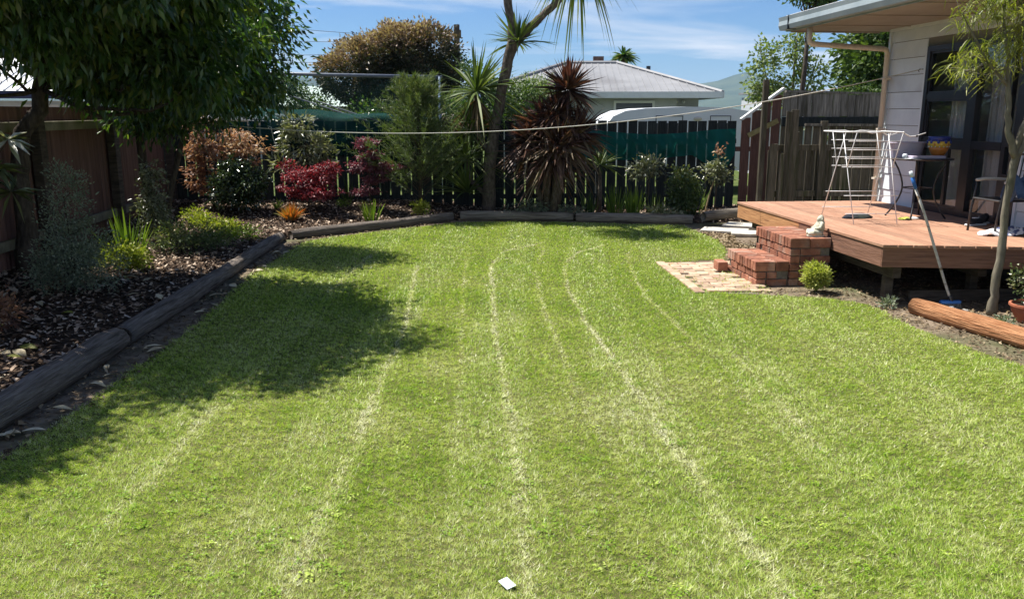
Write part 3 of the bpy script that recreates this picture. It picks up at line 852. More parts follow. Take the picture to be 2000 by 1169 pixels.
# sliding door unit
fr = MB()
def fbar(ya, yb_, za, zb, xa=-0.012, xb=0.075): fr.box(xa, xb, min(ya, yb_), max(ya, yb_), za, zb)
fbar(D0, D0 - 0.07, 0.62, DT); fbar(-1.96, -2.12, 0.62, DT); fbar(-2.86, D1, 0.62, DT); fbar(-2.66, -2.73, 0.70, 2.655, 0.0, 0.06)
for (ya, yb_) in ((D0 - 0.07, -1.96), (-2.12, -2.86)):
    fbar(ya, yb_, 0.622, 0.70); fbar(ya, yb_, 2.655, DT - 0.002)
fbar(-1.06, -1.96, 1.46, 1.54, -0.006, 0.07); fbar(-2.12, -2.66, 1.45, 1.545, -0.006, 0.07); fbar(-1.06, -1.96, 2.05, 2.12, -0.006, 0.07)
# inner sash lines
for (ya, yb_, za, zb) in ((-1.06, -1.96, 0.70, 1.46), (-1.06, -1.96, 1.54, 2.05), (-1.06, -1.96, 2.12, 2.655)):
    for (a_, b_, c_, d_) in ((ya, ya - 0.035, za, zb), (yb_ + 0.035, yb_, za, zb), (ya - 0.035, yb_ + 0.035, za, za + 0.03), (ya - 0.035, yb_ + 0.035, zb - 0.03, zb)):
        fr.box(0.006, 0.055, min(a_, b_), max(a_, b_), c_, d_)
fbar(-1.60, -1.65, 0.73, 1.43, 0.008, 0.05)
door = fr.build('sliding_door', m_black, house)
for (ya, yb_, za, zb) in ((-1.095, -1.925, 0.73, 1.43), (-1.095, -1.925, 1.57, 2.02), (-1.095, -1.925, 2.15, 2.625), (-2.12, -2.66, 0.70, 1.45), (-2.12, -2.66, 1.545, 2.655), (-2.73, -2.86, 0.70, 2.655)):
    MB().box(0.026, 0.032, yb_, ya, za, zb).build('pane', m_glass, door)
MB().box(-0.045, -0.013, -2.83, -2.76, 1.50, 1.80).build('door_latch', m_black, door, bevel=0.008)
MB().box(-0.03, 0.075, D1, D0, 0.585, 0.619).build('door_sill', m_black, door)
MB().box(-0.042, -0.014, -2.865, -2.75, 0.66, 1.2).build('door_pull', m_black, door, bevel=0.01)
def curtain(y0, y1, x, z0, z1, waves, amp, seed, taper=0.0):
    rng = np.random.default_rng(seed)
    n = 60; k = 10; V = []; ph = rng.random(3) * 6
    for j in range(k + 1):
        t = j / k
        for i in range(n + 1):
            s = i / n
            yy = y0 + (y1 - y0) * (s * (1 - taper * (1 - t)) )
            V.append((x + amp * math.sin(s * waves * 6.283 + ph[0] + 0.4 * math.sin(t * 2)) + amp * 0.5 * math.sin(s * waves * 2.7 * 6.283 + ph[1]), yy, z0 + (z1 - z0) * t))
    F = [(j * (n + 1) + i, j * (n + 1) + i + 1, (j + 1) * (n + 1) + i + 1, (j + 1) * (n + 1) + i) for j in range(k) for i in range(n)]
    return np_mesh('curtain', np.array(V), np.array(F), m_curtain, None, house, smooth=True)
curtain(-1.42, -1.90, 0.16, 0.64, 2.70, 5, 0.030, 1, 0.12)
curtain(-2.13, -2.30, 0.20, 0.64, 2.70, 3, 0.035, 2)
curtain(-2.30, -2.84, 0.15, 0.66, 2.70, 5, 0.022, 3)
# a chest and white vase standing inside the room, seen through the lower pane
rv = MB(); rv.lathe([(0.03, 0), (0.055, 0.03), (0.06, 0.14), (0.035, 0.26), (0.045, 0.34), (0.03, 0.36)], 16)
tag(rv.build('vase', mat('cream_glaze', (0.5, 0.45, 0.36), (0.6, 0.55, 0.45), rough=0.3), None, smooth=True, loc=HL(0.4, -1.3, 0.6)), 'cream vase standing indoors behind the lower door pane', 'vase')

# eave, fascia, gutter, roof
EX = -1.36
MB().box(EX + 0.02, -0.0, -9.0, 0.32, 3.022, 3.045).build('soffit', m_soffit, house)
MB().box(0.0, 7.2, 0.0, 0.32, 3.0222, 3.045).build('soffit', m_soffit, house)
for k in range(6):
    y = -0.55 - 1.2 * k
    MB().box(EX + 0.03, -0.012, y - 0.018, y + 0.018, 3.012, 3.0215).build('soffit_batten', m_soffit, house)
MB().box(EX + 0.03, -0.01, 0.27, 0.315, 3.0, 3.0215).build('soffit_trim', m_soffit, house)
MB().box(-0.03, -0.0095, -9.0, -0.06, 2.985, 3.021).build('soffit_trim', m_white, house)
MB().box(EX, EX + 0.018, -9.0, 0.34, 3.012, 3.20).build('fascia', m_gutter, house)
gt = MB()
prof = [(EX - 0.002, 3.03), (EX - 0.10, 3.03), (EX - 0.122, 3.09), (EX - 0.115, 3.15), (EX - 0.128, 3.205), (EX - 0.002, 3.205)]
P2 = [(x, -9.0, z) for x, z in prof] + [(x, 0.40, z) for x, z in prof]
k = len(prof)
gt.add(P2, [(i, (i + 1) % k, (i + 1) % k + k, i + k) for i in range(k)] + [tuple(range(k))[::-1], tuple(range(k, 2 * k))])
gt.build('gutter', m_gutter, house)
MB().box(EX - 0.132, EX - 0.0, 0.05, 0.062, 3.022, 3.212).build('gutter_joint', m_black, house)
rf = MB(); pit = math.tan(R(15))
for (xa, xb, sgn) in ((EX - 0.06, 3.5, 1), (3.5, 8.4, -1)):
    n = 64
    za = 3.215 if sgn > 0 else 3.215 + (3.5 - EX + 0.06) * pit
    zb = 3.215 + (3.5 - EX + 0.06) * pit if sgn > 0 else 3.215 + 0.0
    V = []; 
    for i in range(n * 4 + 1):
        y = -9.1 + 9.5 * i / (n * 4); cz = 0.012 * math.sin(i * math.pi / 2 * 1.0)
        V += [(xa, y, za + cz), (xb, y, zb + cz)]
    rf.add(V, [(2 * i, 2 * i + 1, 2 * i + 3, 2 * i + 2) for i in range(n * 4)])
rf.build('roof', m_roof, house)
gb = MB(); gb.add([(EX, 0.36, 3.046), (8.2, 0.36, 3.046), (3.5, 0.36, 3.2 + (3.5 - EX) * pit - 0.02), (EX, 0.335, 3.046), (8.2, 0.335, 3.046), (3.5, 0.335, 3.2 + (3.5 - EX) * pit - 0.02)], [(0, 1, 2), (5, 4, 3), (0, 3, 4, 1), (1, 4, 5, 2), (2, 5, 3, 0)])
gb.build('gable', m_white, house)

dp = MB()
dp.tube([(EX + 0.06, -0.26, 3.03), (EX + 0.06, -0.26, 2.86), (EX + 0.075, -0.255, 2.815), (EX + 0.13, -0.24, 2.80), (-0.14, -0.10, 2.752), (-0.085, -0.085, 2.74), (-0.062, -0.08, 2.69), (-0.062, -0.08, 0.30)], 0.036, 12)
dpo = dp.build('downpipe', m_cream, house, smooth=True)
for z in (2.35, 1.65, 0.95):
    MB().box(-0.105, 0.0, -0.125, -0.035, z - 0.012, z + 0.012).build('bracket', m_cream, dpo)

# ------------------------------------------------------------------ fences
def paling_run(parent, a, b, z0, ztop, bw, gap, th, m, jit=0.01, name='paling', off=0.0, zf=None):
    """boards from a to b (plan points); ztop may be a function of the fraction"""
    A = Vector((a[0], a[1], 0)); B = Vector((b[0], b[1], 0)); L = (B - A).length; d = (B - A) / L
    ang = math.atan2(d.y, d.x); n = int(round(L / (bw + gap))); p = L / n
    rr = random.Random(int(a[0] * 131 + b[1] * 77))
    cache = {}
    for i in range(n):
        t = (i + 0.5) / n
        zt = (ztop(t) if callable(ztop) else ztop) + rr.uniform(-jit, jit)
        zb = (zf(t) if zf else z0)
        h = round((zt - zb) * 40) / 40
        key = (h,)
        if key not in cache: cache[key] = box_mesh(name, p - gap, th, h, m, 0.003)
        c = A + d * (L * t)
        nrm = Vector((-d.y, d.x, 0)) * (off + rr.uniform(-0.003, 0.003))
        link(name, cache[key], parent, (c.x + nrm.x, c.y + nrm.y, zt - h), (0, rr.uniform(-0.006, 0.006), ang))

# left boundary: corrugated steel panels between timber posts
lf = thing('boundary_fence', 'red brown corrugated steel fence with dark timber posts', 'fence', (0, 0, 0))
def lfp(y, off=0.0): return (fence_x(y) + off, y)
posts = [4.2, 6.3, 8.3, 10.35, 12.75, 15.42]
dirn = math.atan2(1.0, -0.0905)
for i, y in enumerate(posts):
    x = fence_x(y) + 0.075
    MB().box(-0.09, 0.09, -0.06, 0.06, 0.0, 1.90).build('post', m_darkwood, lf, bevel=0.006, loc=(x, y, 0), rot=(0, 0, dirn))
for i in range(len(posts) - 1):
    y0, y1 = posts[i], posts[i + 1]
    n = int((y1 - y0) / 0.095) * 8
    V = []
    for j in range(n + 1):
        y = y0 + (y1 - y0) * j / n
        x = fence_x(y) - 0.035 + 0.019 * math.sin(2 * math.pi * j / 8)
        V += [(x, y, 0.02), (x, y, 1.95)]
    mb = MB(); mb.add(V, [(2 * j, 2 * j + 2, 2 * j + 3, 2 * j + 1) for j in range(n)])
    mb.build('steel_panel', m_corr, lf, smooth=True)
    ym = (y0 + y1) / 2; Lr = (y1 - y0) - 0.19
    for z in (1.66, 0.36):
        MB().box(-Lr / 2, Lr / 2, -0.03, 0.03, z, z + 0.115).build('rail', m_rail, lf, bevel=0.005, loc=(fence_x(ym) + 0.045, ym, 0), rot=(0, 0, dirn))

# back boundary: dark palings with light showing through the gaps
bf = thing('paling_fence', 'dark stained paling fence with narrow gaps behind the shrubs', 'fence', (0, 0, 0))
XA, XB = -6.35, 4.32
paling_run(bf, (XA, back_y(XA)), (XB, back_y(XB)), 0.0, 1.73, 0.17, 0.024, 0.02, m_fence_dark)
ang = math.atan2(0.0905, 1.0)
for z in (1.30, 0.78, 0.28):
    Lr = (XB - XA) / math.cos(ang)
    MB().box(-Lr / 2, Lr / 2, 0.012, 0.055, z, z + 0.09).build('rail', m_fence_dark, bf, loc=((XA + XB) / 2, back_y((XA + XB) / 2), 0), rot=(0, 0, ang))
for x in np.linspace(XA + 0.2, XB - 0.05, 5):
    MB().box(-0.05, 0.05, 0.057, 0.15, 0, 1.68).build('post', m_fence_dark, bf, loc=(x, back_y(x), 0), rot=(0, 0, ang))

# raked section: climbs to the tall fence, pale capping on top
rk = thing('raked_fence', 'red brown paling fence climbing under a white sloping cap', 'fence', (0, 0, 0))
XC, XD = 4.40, 5.16
paling_run(rk, (XC, back_y(XC)), (XD, back_y(XD)), 0.0, lambda t: 1.72 + 0.56 * t, 0.165, 0.018, 0.02, m_fence_brown, jit=0.004)
A = Vector((XC - 0.02, back_y(XC) - 0.03, 1.745)); B = Vector((XD + 0.02, back_y(XD) - 0.03, 2.325))
dd = (B - A); Lc = dd.length
Mc = Matrix.Translation(A) @ dd.to_track_quat('X', 'Z').to_matrix().to_4x4()
MB().box(0, Lc, -0.06, 0.05, -0.012, 0.03, M=Mc).build('cap', mat('white_cap_paint', (0.62, 0.62, 0.60), (0.72, 0.72, 0.70), scale=5, rough=0.6), rk)
MB().box(-0.46, 0.42, 0.012, 0.05, 1.15, 1.24).build('rail', m_fence_brown, rk, loc=((XC + XD) / 2, back_y((XC + XD) / 2), 0), rot=(0, 0, ang))
Mb = Matrix.Translation((XC + 0.12, back_y(XC) - 0.06, 1.45)) @ Matrix.Rotation(R(-27), 4, 'Y')
MB().box(0, 0.62, -0.02, 0.02, -0.045, 0.045, M=Mb).build('brace', mat('lichen_yellow_timber', (0.20, 0.16, 0.06), (0.30, 0.26, 0.12), scale=8, rough=0.95, bump=0.4), rk)

# tall grey fence behind
tf = thing('tall_fence', 'tall weathered grey paling fence with pale upper boards and dark gap', 'fence', (0, 0, 0))
XE, XF = 5.18, 9.2
paling_run(tf, (XE, back_y(XE)), (XF, back_y(XF)), 1.72, lambda t: 2.26 - 0.10 * t, 0.14, 0.006, 0.02, m_fence_grey, jit=0.012, zf=lambda t: 1.80)
paling_run(tf, (XE, back_y(XE) + 0.05), (XF, back_y(XF) + 0.05), 0.0, 1.79, 0.14, 0.02, 0.02, m_fence_old, jit=0.01)
MB().box(0, (XF - XE), -0.045, 0.045, 2.262, 2.30).build('cap_rail', m_fence_grey, tf, loc=(XE, back_y(XE) + 0.02, 0), rot=(0, R(1.3), ang))
MB().box(0, (XF - XE), -0.07, -0.022, 1.62, 1.80).build('rail', m_fence_dark, tf, loc=(XE, back_y(XE) + 0.035, 0), rot=(0, 0, ang))

# old timber bay between the deck and the tall fence
ob = thing('old_timber_screen', 'mossy old timber screen of upright boards behind the deck', 'screen', (0, 0, 0))
oy = lambda x: 14.72 + 0.0905 * (x - 4.3)
paling_run(ob, (4.42, oy(4.42)), (7.3, oy(7.3)), 0.0, 1.26, 0.145, 0.03, 0.022, m_fence_old, jit=0.02)
for z in (1.24, 0.45):
    MB().box(0, 2.9, -0.07, -0.014, z, z + 0.10).build('rail', m_fence_old, ob, loc=(4.45, oy(4.45), 0), rot=(0, 0, ang))
for (x, h) in ((4.28, 2.42), (5.35, 1.74), (4.86, 1.56), (6.6, 1.70)):
    w_ = 0.055 if x > 4.3 else 0.045
    MB().box(-w_, w_, -0.12, -0.045, 0, h).build('post', m_fence_old, ob, bevel=0.005, loc=(x, oy(x) - 0.02, 0), rot=(0, 0, ang))
MB().box(0, 2.2, -0.10, -0.03, 1.66, 1.70).build('top_rail', m_fence_grey, ob, loc=(5.0, oy(5.0) - 0.04, 0), rot=(0, R(0.6), ang))
for k, (x, h) in enumerate(((4.46, 1.36), (4.63, 1.20), (4.80, 1.93), (4.70, 1.90))):
    MB().box(-0.065, 0.065, -0.17 - 0.03 * (k % 2), -0.145 - 0.03 * (k % 2), 0, h).build('upright_board', m_fence_old, ob, bevel=0.003, loc=(x, oy(x), 0), rot=(0, 0, ang))

# ------------------------------------------------------------------ shade cloths
def sheet(name, pts_fn, nu, nv, m, parent=None):
    V = [pts_fn(i / nu, j / nv) for j in range(nv + 1) for i in range(nu + 1)]
    F = [(j * (nu + 1) + i, j * (nu + 1) + i + 1, (j + 1) * (nu + 1) + i + 1, (j + 1) * (nu + 1) + i) for j in range(nv) for i in range(nu)]
    return np_mesh(name, np.array(V), np.array(F), m, None, parent, smooth=True)
m_cloth = clothmat('green_shade_cloth', (0.008, 0.055, 0.05), 0.20, (0.006, 0.04, 0.037))
m_cloth_thin = clothmat('thin_green_shade_cloth', (0.03, 0.07, 0.065), 0.84, (0.03, 0.10, 0.09))
def cl1(u, v):
    x = 1.30 + u * 2.98
    sag = 0.10 * math.sin(math.pi * u) * (1 - v)
    bot = 1.06 - 0.06 * math.sin(u * 5) - 0.40 * max(0, (u - 0.72) / 0.2) ** 1.0 * (1 if u < 0.92 else max(0, (1 - u) / 0.08))
    top = 1.60 - 0.13 * math.sin(math.pi * min(1, u * 1.15)) * 0.6 - 0.02 * u
    z = top + (bot - top) * v - sag * 0.3
    y = back_y(x) - 0.05 - 0.05 * math.sin(v * 3.1) - 0.022 * math.sin(u * 21 + v * 5) * (0.4 + v) - 0.012 * math.sin(u * 47 - v * 9)
    return (x, y, z)
m_cloth_r = clothmat('teal_shade_cloth', (0.012, 0.15, 0.125), 0.14, (0.008, 0.10, 0.085))
c1o = sheet('shade_cloth', cl1, 90, 14, m_cloth_r)
tag(c1o, 'dark green shade cloth sagging across the paling fence behind the roses', 'shade cloth')

sc = thing('shade_screen', 'green netting screen on a grey pipe rail above the back fence', 'screen', (0, 0, 0))
SY = 17.3
pm = mat('grey_pipe', (0.10, 0.12, 0.16), (0.17, 0.19, 0.22), scale=8, rough=0.5)
MB().tube([(-5.6, SY, 2.66), (-4.0, SY, 2.62), (-1.4, SY + 0.05, 2.57)], 0.035, 10).build('pipe_rail', pm, sc, smooth=True)
for x in (-5.5, -1.45, -0.65):
    MB().tube([(x, SY + 0.03, 0), (x, SY + 0.03, 2.58)], 0.025, 8).build('pipe_post', mat('blue_pipe_%d' % int(x * 10), (0.16, 0.24, 0.38), (0.22, 0.30, 0.44), scale=8, rough=0.45), sc, smooth=True)
def cl2(u, v):
    x = -5.5 + u * 4.1
    z = 2.60 - v * (2.60 - 1.80 + 0.2 * u)
    return (x, SY + 0.03 + 0.04 * math.sin(u * 17 + v * 2) + 0.02 * math.sin(u * 43) * v, z)
sheet('netting', cl2, 60, 8, m_cloth_thin, sc)
def cl3(u, v):
    x = -5.3 + u * 3.7
    top = 2.18 - 0.20 * u - 0.15 * u * u
    bot = 1.25 - 0.32 * u
    z = top + (bot - top) * v
    yb_ = 16.6 + 0.0905 * (x + 1)
    return (x, yb_ - 0.75 * v * 0.95 - 0.04 * math.sin(u * 13 + v * 4) - 0.02 * math.sin(u * 37), z if v < 0.99 else bot)
# a thicker doubled sheet draped forward over the fence top
def cl3b(u, v):
    x = -5.3 + u * 3.9
    yf = back_y(x)
    top = 2.0 - 0.20 * u
    if v < 0.4:
        t = v / 0.4
        return (x, yf + 0.28 * (1 - t) - 0.02, top + (1.80 - top) * t + 0.02 * math.sin(u * 19))
    t = (v - 0.4) / 0.6
    return (x, yf - 0.05 - 0.06 * math.sin(t * 3) - 0.025 * math.sin(u * 23 + t * 3), 1.78 - t * (0.62 - 0.1 * math.sin(u * 4)) - 0.25 * u * t)
sheet('drape', cl3b, 70, 20, m_cloth, sc)
for k in range(2):
    MB().tube([(-4.2 + k * 0.5, back_y(-4) + 0.6, 2.2 - k * 0.1), (-1.9 + 0.5 * k, back_y(-2) + 0.3, 1.45 - k * 0.1)], 0.012, 6).build('guy_rope', pm, sc)

# washing line
wl = thing('washing_line', 'thin pale rope washing line strung from the house wall to the tree', 'rope', (0, 0, 0))
a = Vector((5.42, 11.5, 2.44)); b = Vector((-5.02, 12.3, 1.80))
pts = []
for i in range(41):
    t = i / 40; p = a.lerp(b, t); p.z -= 4 * 0.47 * t * (1 - t); pts.append(p)
m_rope = mat('pale_rope', (0.55, 0.53, 0.46), (0.68, 0.66, 0.58), scale=60, rough=0.9)
MB().tube(pts, 0.006, 6).build('rope', m_rope, wl, smooth=True)
q = pts[34]
MB().tube([(q.x, q.y, q.z), (q.x - 0.03, q.y - 0.01, q.z + 0.05), (q.x + 0.03, q.y, q.z + 0.02), (q.x + 0.05, q.y, q.z - 0.14), (q.x + 0.09, q.y, q.z - 0.24)], 0.006, 6).build('knot_tail', m_rope, wl, smooth=True)
MB().tube([(5.44, 11.5, 2.44), (5.39, 11.5, 2.44), (5.375, 11.5, 2.42), (5.39, 11.5, 2.405)], 0.005, 6).build('hook', m_blackmetal, wl)

# ------------------------------------------------------------------ beyond the fences
m_grey_wall = mat('grey_weatherboard', (0.40, 0.405, 0.41), (0.48, 0.485, 0.49), scale=2, rough=0.8)
m_white_trim = mat('white_trim', (0.68, 0.68, 0.67), (0.76, 0.76, 0.75), scale=3, rough=0.6)
m_grey_roof = mat('grey_corrugated_roof', (0.20, 0.205, 0.215), (0.26, 0.265, 0.275), scale=0.8, rough=0.6, spec=0.3, c3=(0.16, 0.16, 0.165), scale3=0.5)
m_dark_glass = mat('dark_window', (0.03, 0.04, 0.05), (0.05, 0.06, 0.07), scale=1, rough=0.15, spec=0.6)

nh = thing('neighbour_house', 'grey house with grey hipped corrugated roof beyond the back fence', 'house', (3.15, 34.5, 0), R(-3))
hw, hd = 3.75, 4.8
MB().box(-hw, hw - 1.0, -hd, hd, 0, 2.45).build('wall', m_grey_wall, nh)
MB().box(hw - 0.999, hw, -hd + 1.6, hd, 0, 2.44).build('porch_wall', m_grey_wall, nh)
EZ, RZ, ov = 2.52, 3.78, 0.45
x0, x1, y0, y1 = -hw - ov, hw + ov, -hd - ov, hd + ov
rv = [(x0, y0, EZ), (x1, y0, EZ), (x1, y1, EZ), (x0, y1, EZ), (-1.0, 0, RZ), (1.0, 0, RZ)]
ro = MB().add(rv, [(0, 1, 5, 4), (1, 2, 5), (2, 3, 4, 5), (3, 0, 4), (3, 2, 1, 0)]).build('roof', m_grey_roof, nh)
rb = MB()
for k in range(1, 34):          # raised ribs of the roofing sheets on the front slope
    x = x0 + (x1 - x0) * k / 34
    s = 1.0
    if x < -1.0: s = (x - x0) / (-1.0 - x0)
    elif x > 1.0: s = (x1 - x) / (x1 - 1.0)
    ye = y0 + (0 - y0) * s; ze = EZ + (RZ - EZ) * s
    rb.tube([(x, y0, EZ + 0.012), (x, ye, ze + 0.012)], 0.022, 4)
tag(rb.build('roof_ribs', m_grey_roof, ro), kind='stuff')
hp = MB()
for (a, b) in ((rv[0], rv[4]), (rv[1], rv[5]), (rv[2], rv[5]), (rv[4], rv[5])):
    hp.tube([(a[0], a[1], a[2] + 0.03), (b[0], b[1], b[2] + 0.03)], 0.075, 6)
hp.build('ridge_cap', m_grey_roof, ro)
MB().box(x0 - 0.02, x1 + 0.02, y0 - 0.06, y0 - 0.001, EZ - 0.16, EZ + 0.05).build('fascia', m_white_trim, ro)
MB().box(x1 + 0.001, x1 + 0.06, y0 - 0.06, y1, EZ - 0.16, EZ + 0.05).build('fascia', m_white_trim, ro)
MB().box(x0 - 0.06, x0 - 0.021, y0 - 0.06, y1, EZ - 0.16, EZ + 0.05).build('fascia', m_white_trim, ro)
wn = MB()
for (a, b, c, d) in ((0.6, 2.0, 2.20, 2.28), (0.6, 0.68, 1.1, 2.20), (1.92, 2.0, 1.1, 2.20), (0.68, 1.92, 1.1, 1.18)):
    wn.box(a, b, -hd - 0.05, -hd - 0.001, c, d)
wf = wn.build('window', m_white_trim, nh)
MB().box(0.68, 1.92, -hd - 0.02, -hd - 0.002, 1.18, 2.20).build('pane', m_dark_glass, wf)
MB().tube([(2.4, 1.5, 3.1), (2.4, 1.5, 3.75)], 0.09, 10).build('flue', m_black, ro)
MB().box(0.2, 0.65, 3.2, 3.6, 2.9, 4.25).build('chimney', mat('dark_brick_chimney', (0.10, 0.06, 0.05), (0.15, 0.09, 0.07), scale=6, rough=0.9), ro)
for x in (2.95, 3.2):
    MB().ball((x, -hd + 1.5, 2.26), 0.06).build('porch_light', m_white_trim, nh, smooth=True)

sh = thing('white_shed', 'pale weatherboard shed wall beside the grey house', 'shed', (8.15, 25.5, 0), R(2))
MB().box(-0.62, 1.6, 0, 2.5, 0, 2.35).build('shed_body', mat('shed_core', (0.5, 0.53, 0.57)), sh)
for k in range(11):
    MB().box(-0.64, 1.62, -0.03, -0.001, 0.02 + k * 0.22, 0.225 + k * 0.22).build('weatherboard', mat('shed_board', (0.52, 0.55, 0.60), (0.60, 0.63, 0.67)) if k == 0 else bpy.data.materials['shed_board'], sh)
MB().box(-0.7, 1.7, -0.12, 2.6, 2.44, 2.50).build('shed_roof', m_grey_roof, sh)

cv = thing('caravan', 'white caravan with rounded roof parked behind the fence', 'caravan', (4.05, 21.2, 0), R(4))
cv.scale = (1, 1, 0.965)
prof = []
L2, Hc = 2.02, 2.07
outline = [(-L2, 0.55), (-L2 - 0.03, 1.2), (-L2 + 0.08, 1.62), (-L2 + 0.26, 1.86), (-L2 + 0.55, 1.99), (-1.0, 2.05), (0, 2.09), (0.9, 2.07), (1.45, 1.99), (1.75, 1.88), (1.93, 1.70), (L2 + 0.02, 1.40), (L2, 0.55)]
k = len(outline)
vsx = [(x, -1.0, z) for x, z in outline] + [(x, 1.0, z) for x, z in outline]
cb_ = MB().add(vsx, [tuple(range(k))[::-1], tuple(range(k, 2 * k))] + [(i, (i + 1) % k, (i + 1) % k + k, i + k) for i in range(k)])
m_caravan = mat('caravan_white', (0.68, 0.71, 0.74), (0.76, 0.78, 0.80), scale=1.5, rough=0.4, spec=0.4)
cb_.build('body', m_caravan, cv)
for (xa, xb) in ((-0.75, -0.1), (0.55, 1.05)):
    wnm = MB()
    for (a, b, c, d) in ((xa, xb, 1.86, 1.875), (xa, xa + 0.015, 1.2, 1.86), (xb - 0.015, xb, 1.2, 1.86), (xa, xb, 1.2, 1.215)):
        wnm.box(a, b, -1.012, -1.001, c, d)
    q_ = wnm.build('window', m_black, cv)
    MB().box(xa + 0.016, xb - 0.016, -1.008, -1.002, 1.216, 1.70).build('pane', m_dark_glass, q_)
MB().ball((0.25, -1.01, 1.80), (0.10, 0.03, 0.05)).build('marker_light', mat('cream_lens', (0.6, 0.55, 0.45)), cv, smooth=True)
for x in (-0.35, 0.35):
    MB().lathe([(0.30, -0.08), (0.32, -0.04), (0.32, 0.04), (0.30, 0.08)], 20).build('wheel', m_black, cv, loc=(x, -0.88, 0.32), rot=(R(90), 0, 0))

gh = thing('green_roof_house', 'small house with pale green roof seen through the netting', 'house', (-9.0, 40, 0), R(4))
MB().box(-1.9, 1.5, -2, 4, 0, 2.2).build('wall', mat('tan_wall', (0.34, 0.30, 0.23), (0.40, 0.36, 0.28)), gh)
MB().add([(-2.2, -2.4, 2.15), (1.9, -2.4, 2.15), (1.9, 4.4, 2.15), (-2.2, 4.4, 2.15), (-1.3, 1, 3.1), (1.0, 1, 3.1)], [(0, 1, 5, 4), (1, 2, 5), (2, 3, 4, 5), (3, 0, 4), (3, 2, 1, 0)]).build('roof', mat('pale_green_roof', (0.42, 0.52, 0.46), (0.48, 0.58, 0.52), rough=0.5), gh)
MB().add([(-4.5, -4.5, 1.75), (0.4, -4.5, 1.35), (0.4, -2.5, 1.65), (-4.5, -2.5, 2.2)], [(0, 1, 2, 3)]).build('lean_to_roof', mat('grey_leanto', (0.36, 0.37, 0.40)), gh)
MB().box(-4.4, 0.3, -4.4, -2.6, 0, 1.34).build('lean_to_wall', m_grey_wall, gh)

lh = thing('pale_roof_house', 'neighbouring house with bright corrugated roof behind the leaning trunk', 'house', (-11.6, 18.5, 0), R(5))
MB().box(-4, 2.6, 0, 6, 0, 2.13).build('wall', mat('pale_blue_wall', (0.50, 0.55, 0.57), (0.58, 0.63, 0.65)), lh)
lr = MB().add([(-4.4, -0.4, 2.33), (3.0, -0.4, 2.33), (3.0, 3.2, 3.6), (-4.4, 3.2, 3.6), (3.0, 6.6, 2.33), (-4.4, 6.6, 2.33)], [(0, 1, 2, 3), (3, 2, 4, 5), (0, 3, 5), (1, 4, 2)]).build('roof', m_roof, lh)
rb = MB()
for k in range(1, 28):
    x = -4.4 + 7.4 * k / 28
    rb.tube([(x, -0.4, 2.342), (x, 3.2, 3.612)], 0.02, 4)
tag(rb.build('roof_ribs', m_roof, lr), kind='stuff')
MB().box(-4.42, 3.02, -0.46, -0.402, 2.17, 2.32).build('gutter', mat('navy_gutter', (0.03, 0.04, 0.09)), lr)
for x in (-2.6, -0.4, 1.4):
    w2 = MB().box(x - 0.4, x + 0.4, -0.03, -0.001, 1.2, 2.05).build('window', m_white_trim, lh)
    MB().box(x - 0.34, x + 0.34, -0.045, -0.031, 1.26, 1.99).build('pane', m_dark_glass, w2)

up = thing('utility_pole', 'dark timber utility pole rising behind the rounded tree', 'pole', (-2.08, 33, 0))
MB().tube([(0, 0, 0), (0, 0, 5.1)], [0.14, 0.11], 10).build('pole', m_darkwood, up)
MB().box(-0.10, 0.16, -0.14, 0.14, 4.62, 4.9).build('pole_top_block', m_darkwood, up)
for k, (z0, z1) in enumerate(((4.68, 6.4), (4.60, 5.4), (4.30, 4.6), (4.2, 4.1))):
    pts = []
    for i in range(15):
        t = i / 14
        pts.append((-2.08 - 0.4 + k * 0.25 - 14 * t, 33 + 3 * t, z0 + (z1 - z0) * t - 4 * 0.35 * t * (1 - t)))
    tag(MB().tube(pts, 0.009, 5).build('power_line', m_black), 'thin dark power line running from the pole into the trees', 'power line', 'overhead power lines')

mast = thing('hilltop_mast', 'thin radio mast on the distant blue hilltop', 'mast', (848, 3200, 120))
MB().tube([(0, 0, 0), (0, 0, 62)], [1.6, 0.8], 6).build('mast_pole', m_darkwood, mast)
MB().tube([(-6, 0, 40), (6, 0, 40)], 0.8, 6).build('mast_arm', m_darkwood, mast)

def tree(name, label, base, stems, ells, ncl, per, rcl, L, W, lm, bark, seed, nlimb=20, r_l=0.03, cat='tree', group=None, crown_name='crown', **kw):
    rng = np.random.default_rng(seed)
    o = thing(name, label, cat, base, 0, group)
    c, C = crown(crown_name, o, rng, ells, ncl, per, rcl, L, W, lm, **kw)
    trunk_mesh('trunk', o, rng, stems, bark, C, nlimb, r_l)
    return o

l_dark = leafmat('dark_glossy_leaf', [(0.016, 0.042, 0.012), (0.030, 0.075, 0.018), (0.055, 0.115, 0.024), (0.10, 0.165, 0.032), (0.20, 0.20, 0.035)], trans=0.40, rough=0.30, spec=0.6)
l_mid = leafmat('mid_green_leaf', [(0.025, 0.055, 0.014), (0.045, 0.09, 0.020), (0.08, 0.13, 0.030), (0.12, 0.17, 0.05)], trans=0.3, rough=0.5)
l_pale = leafmat('pale_green_leaf', [(0.08, 0.13, 0.04), (0.14, 0.20, 0.06), (0.22, 0.27, 0.09), (0.28, 0.30, 0.14)], trans=0.38, rough=0.5)
l_phot = leafmat('bronze_and_green_leaf', [(0.016, 0.025, 0.012), (0.03, 0.04, 0.018), (0.07, 0.06, 0.03), (0.24, 0.145, 0.10), (0.42, 0.32, 0.22), (0.55, 0.45, 0.33)], trans=0.2, rough=0.5)

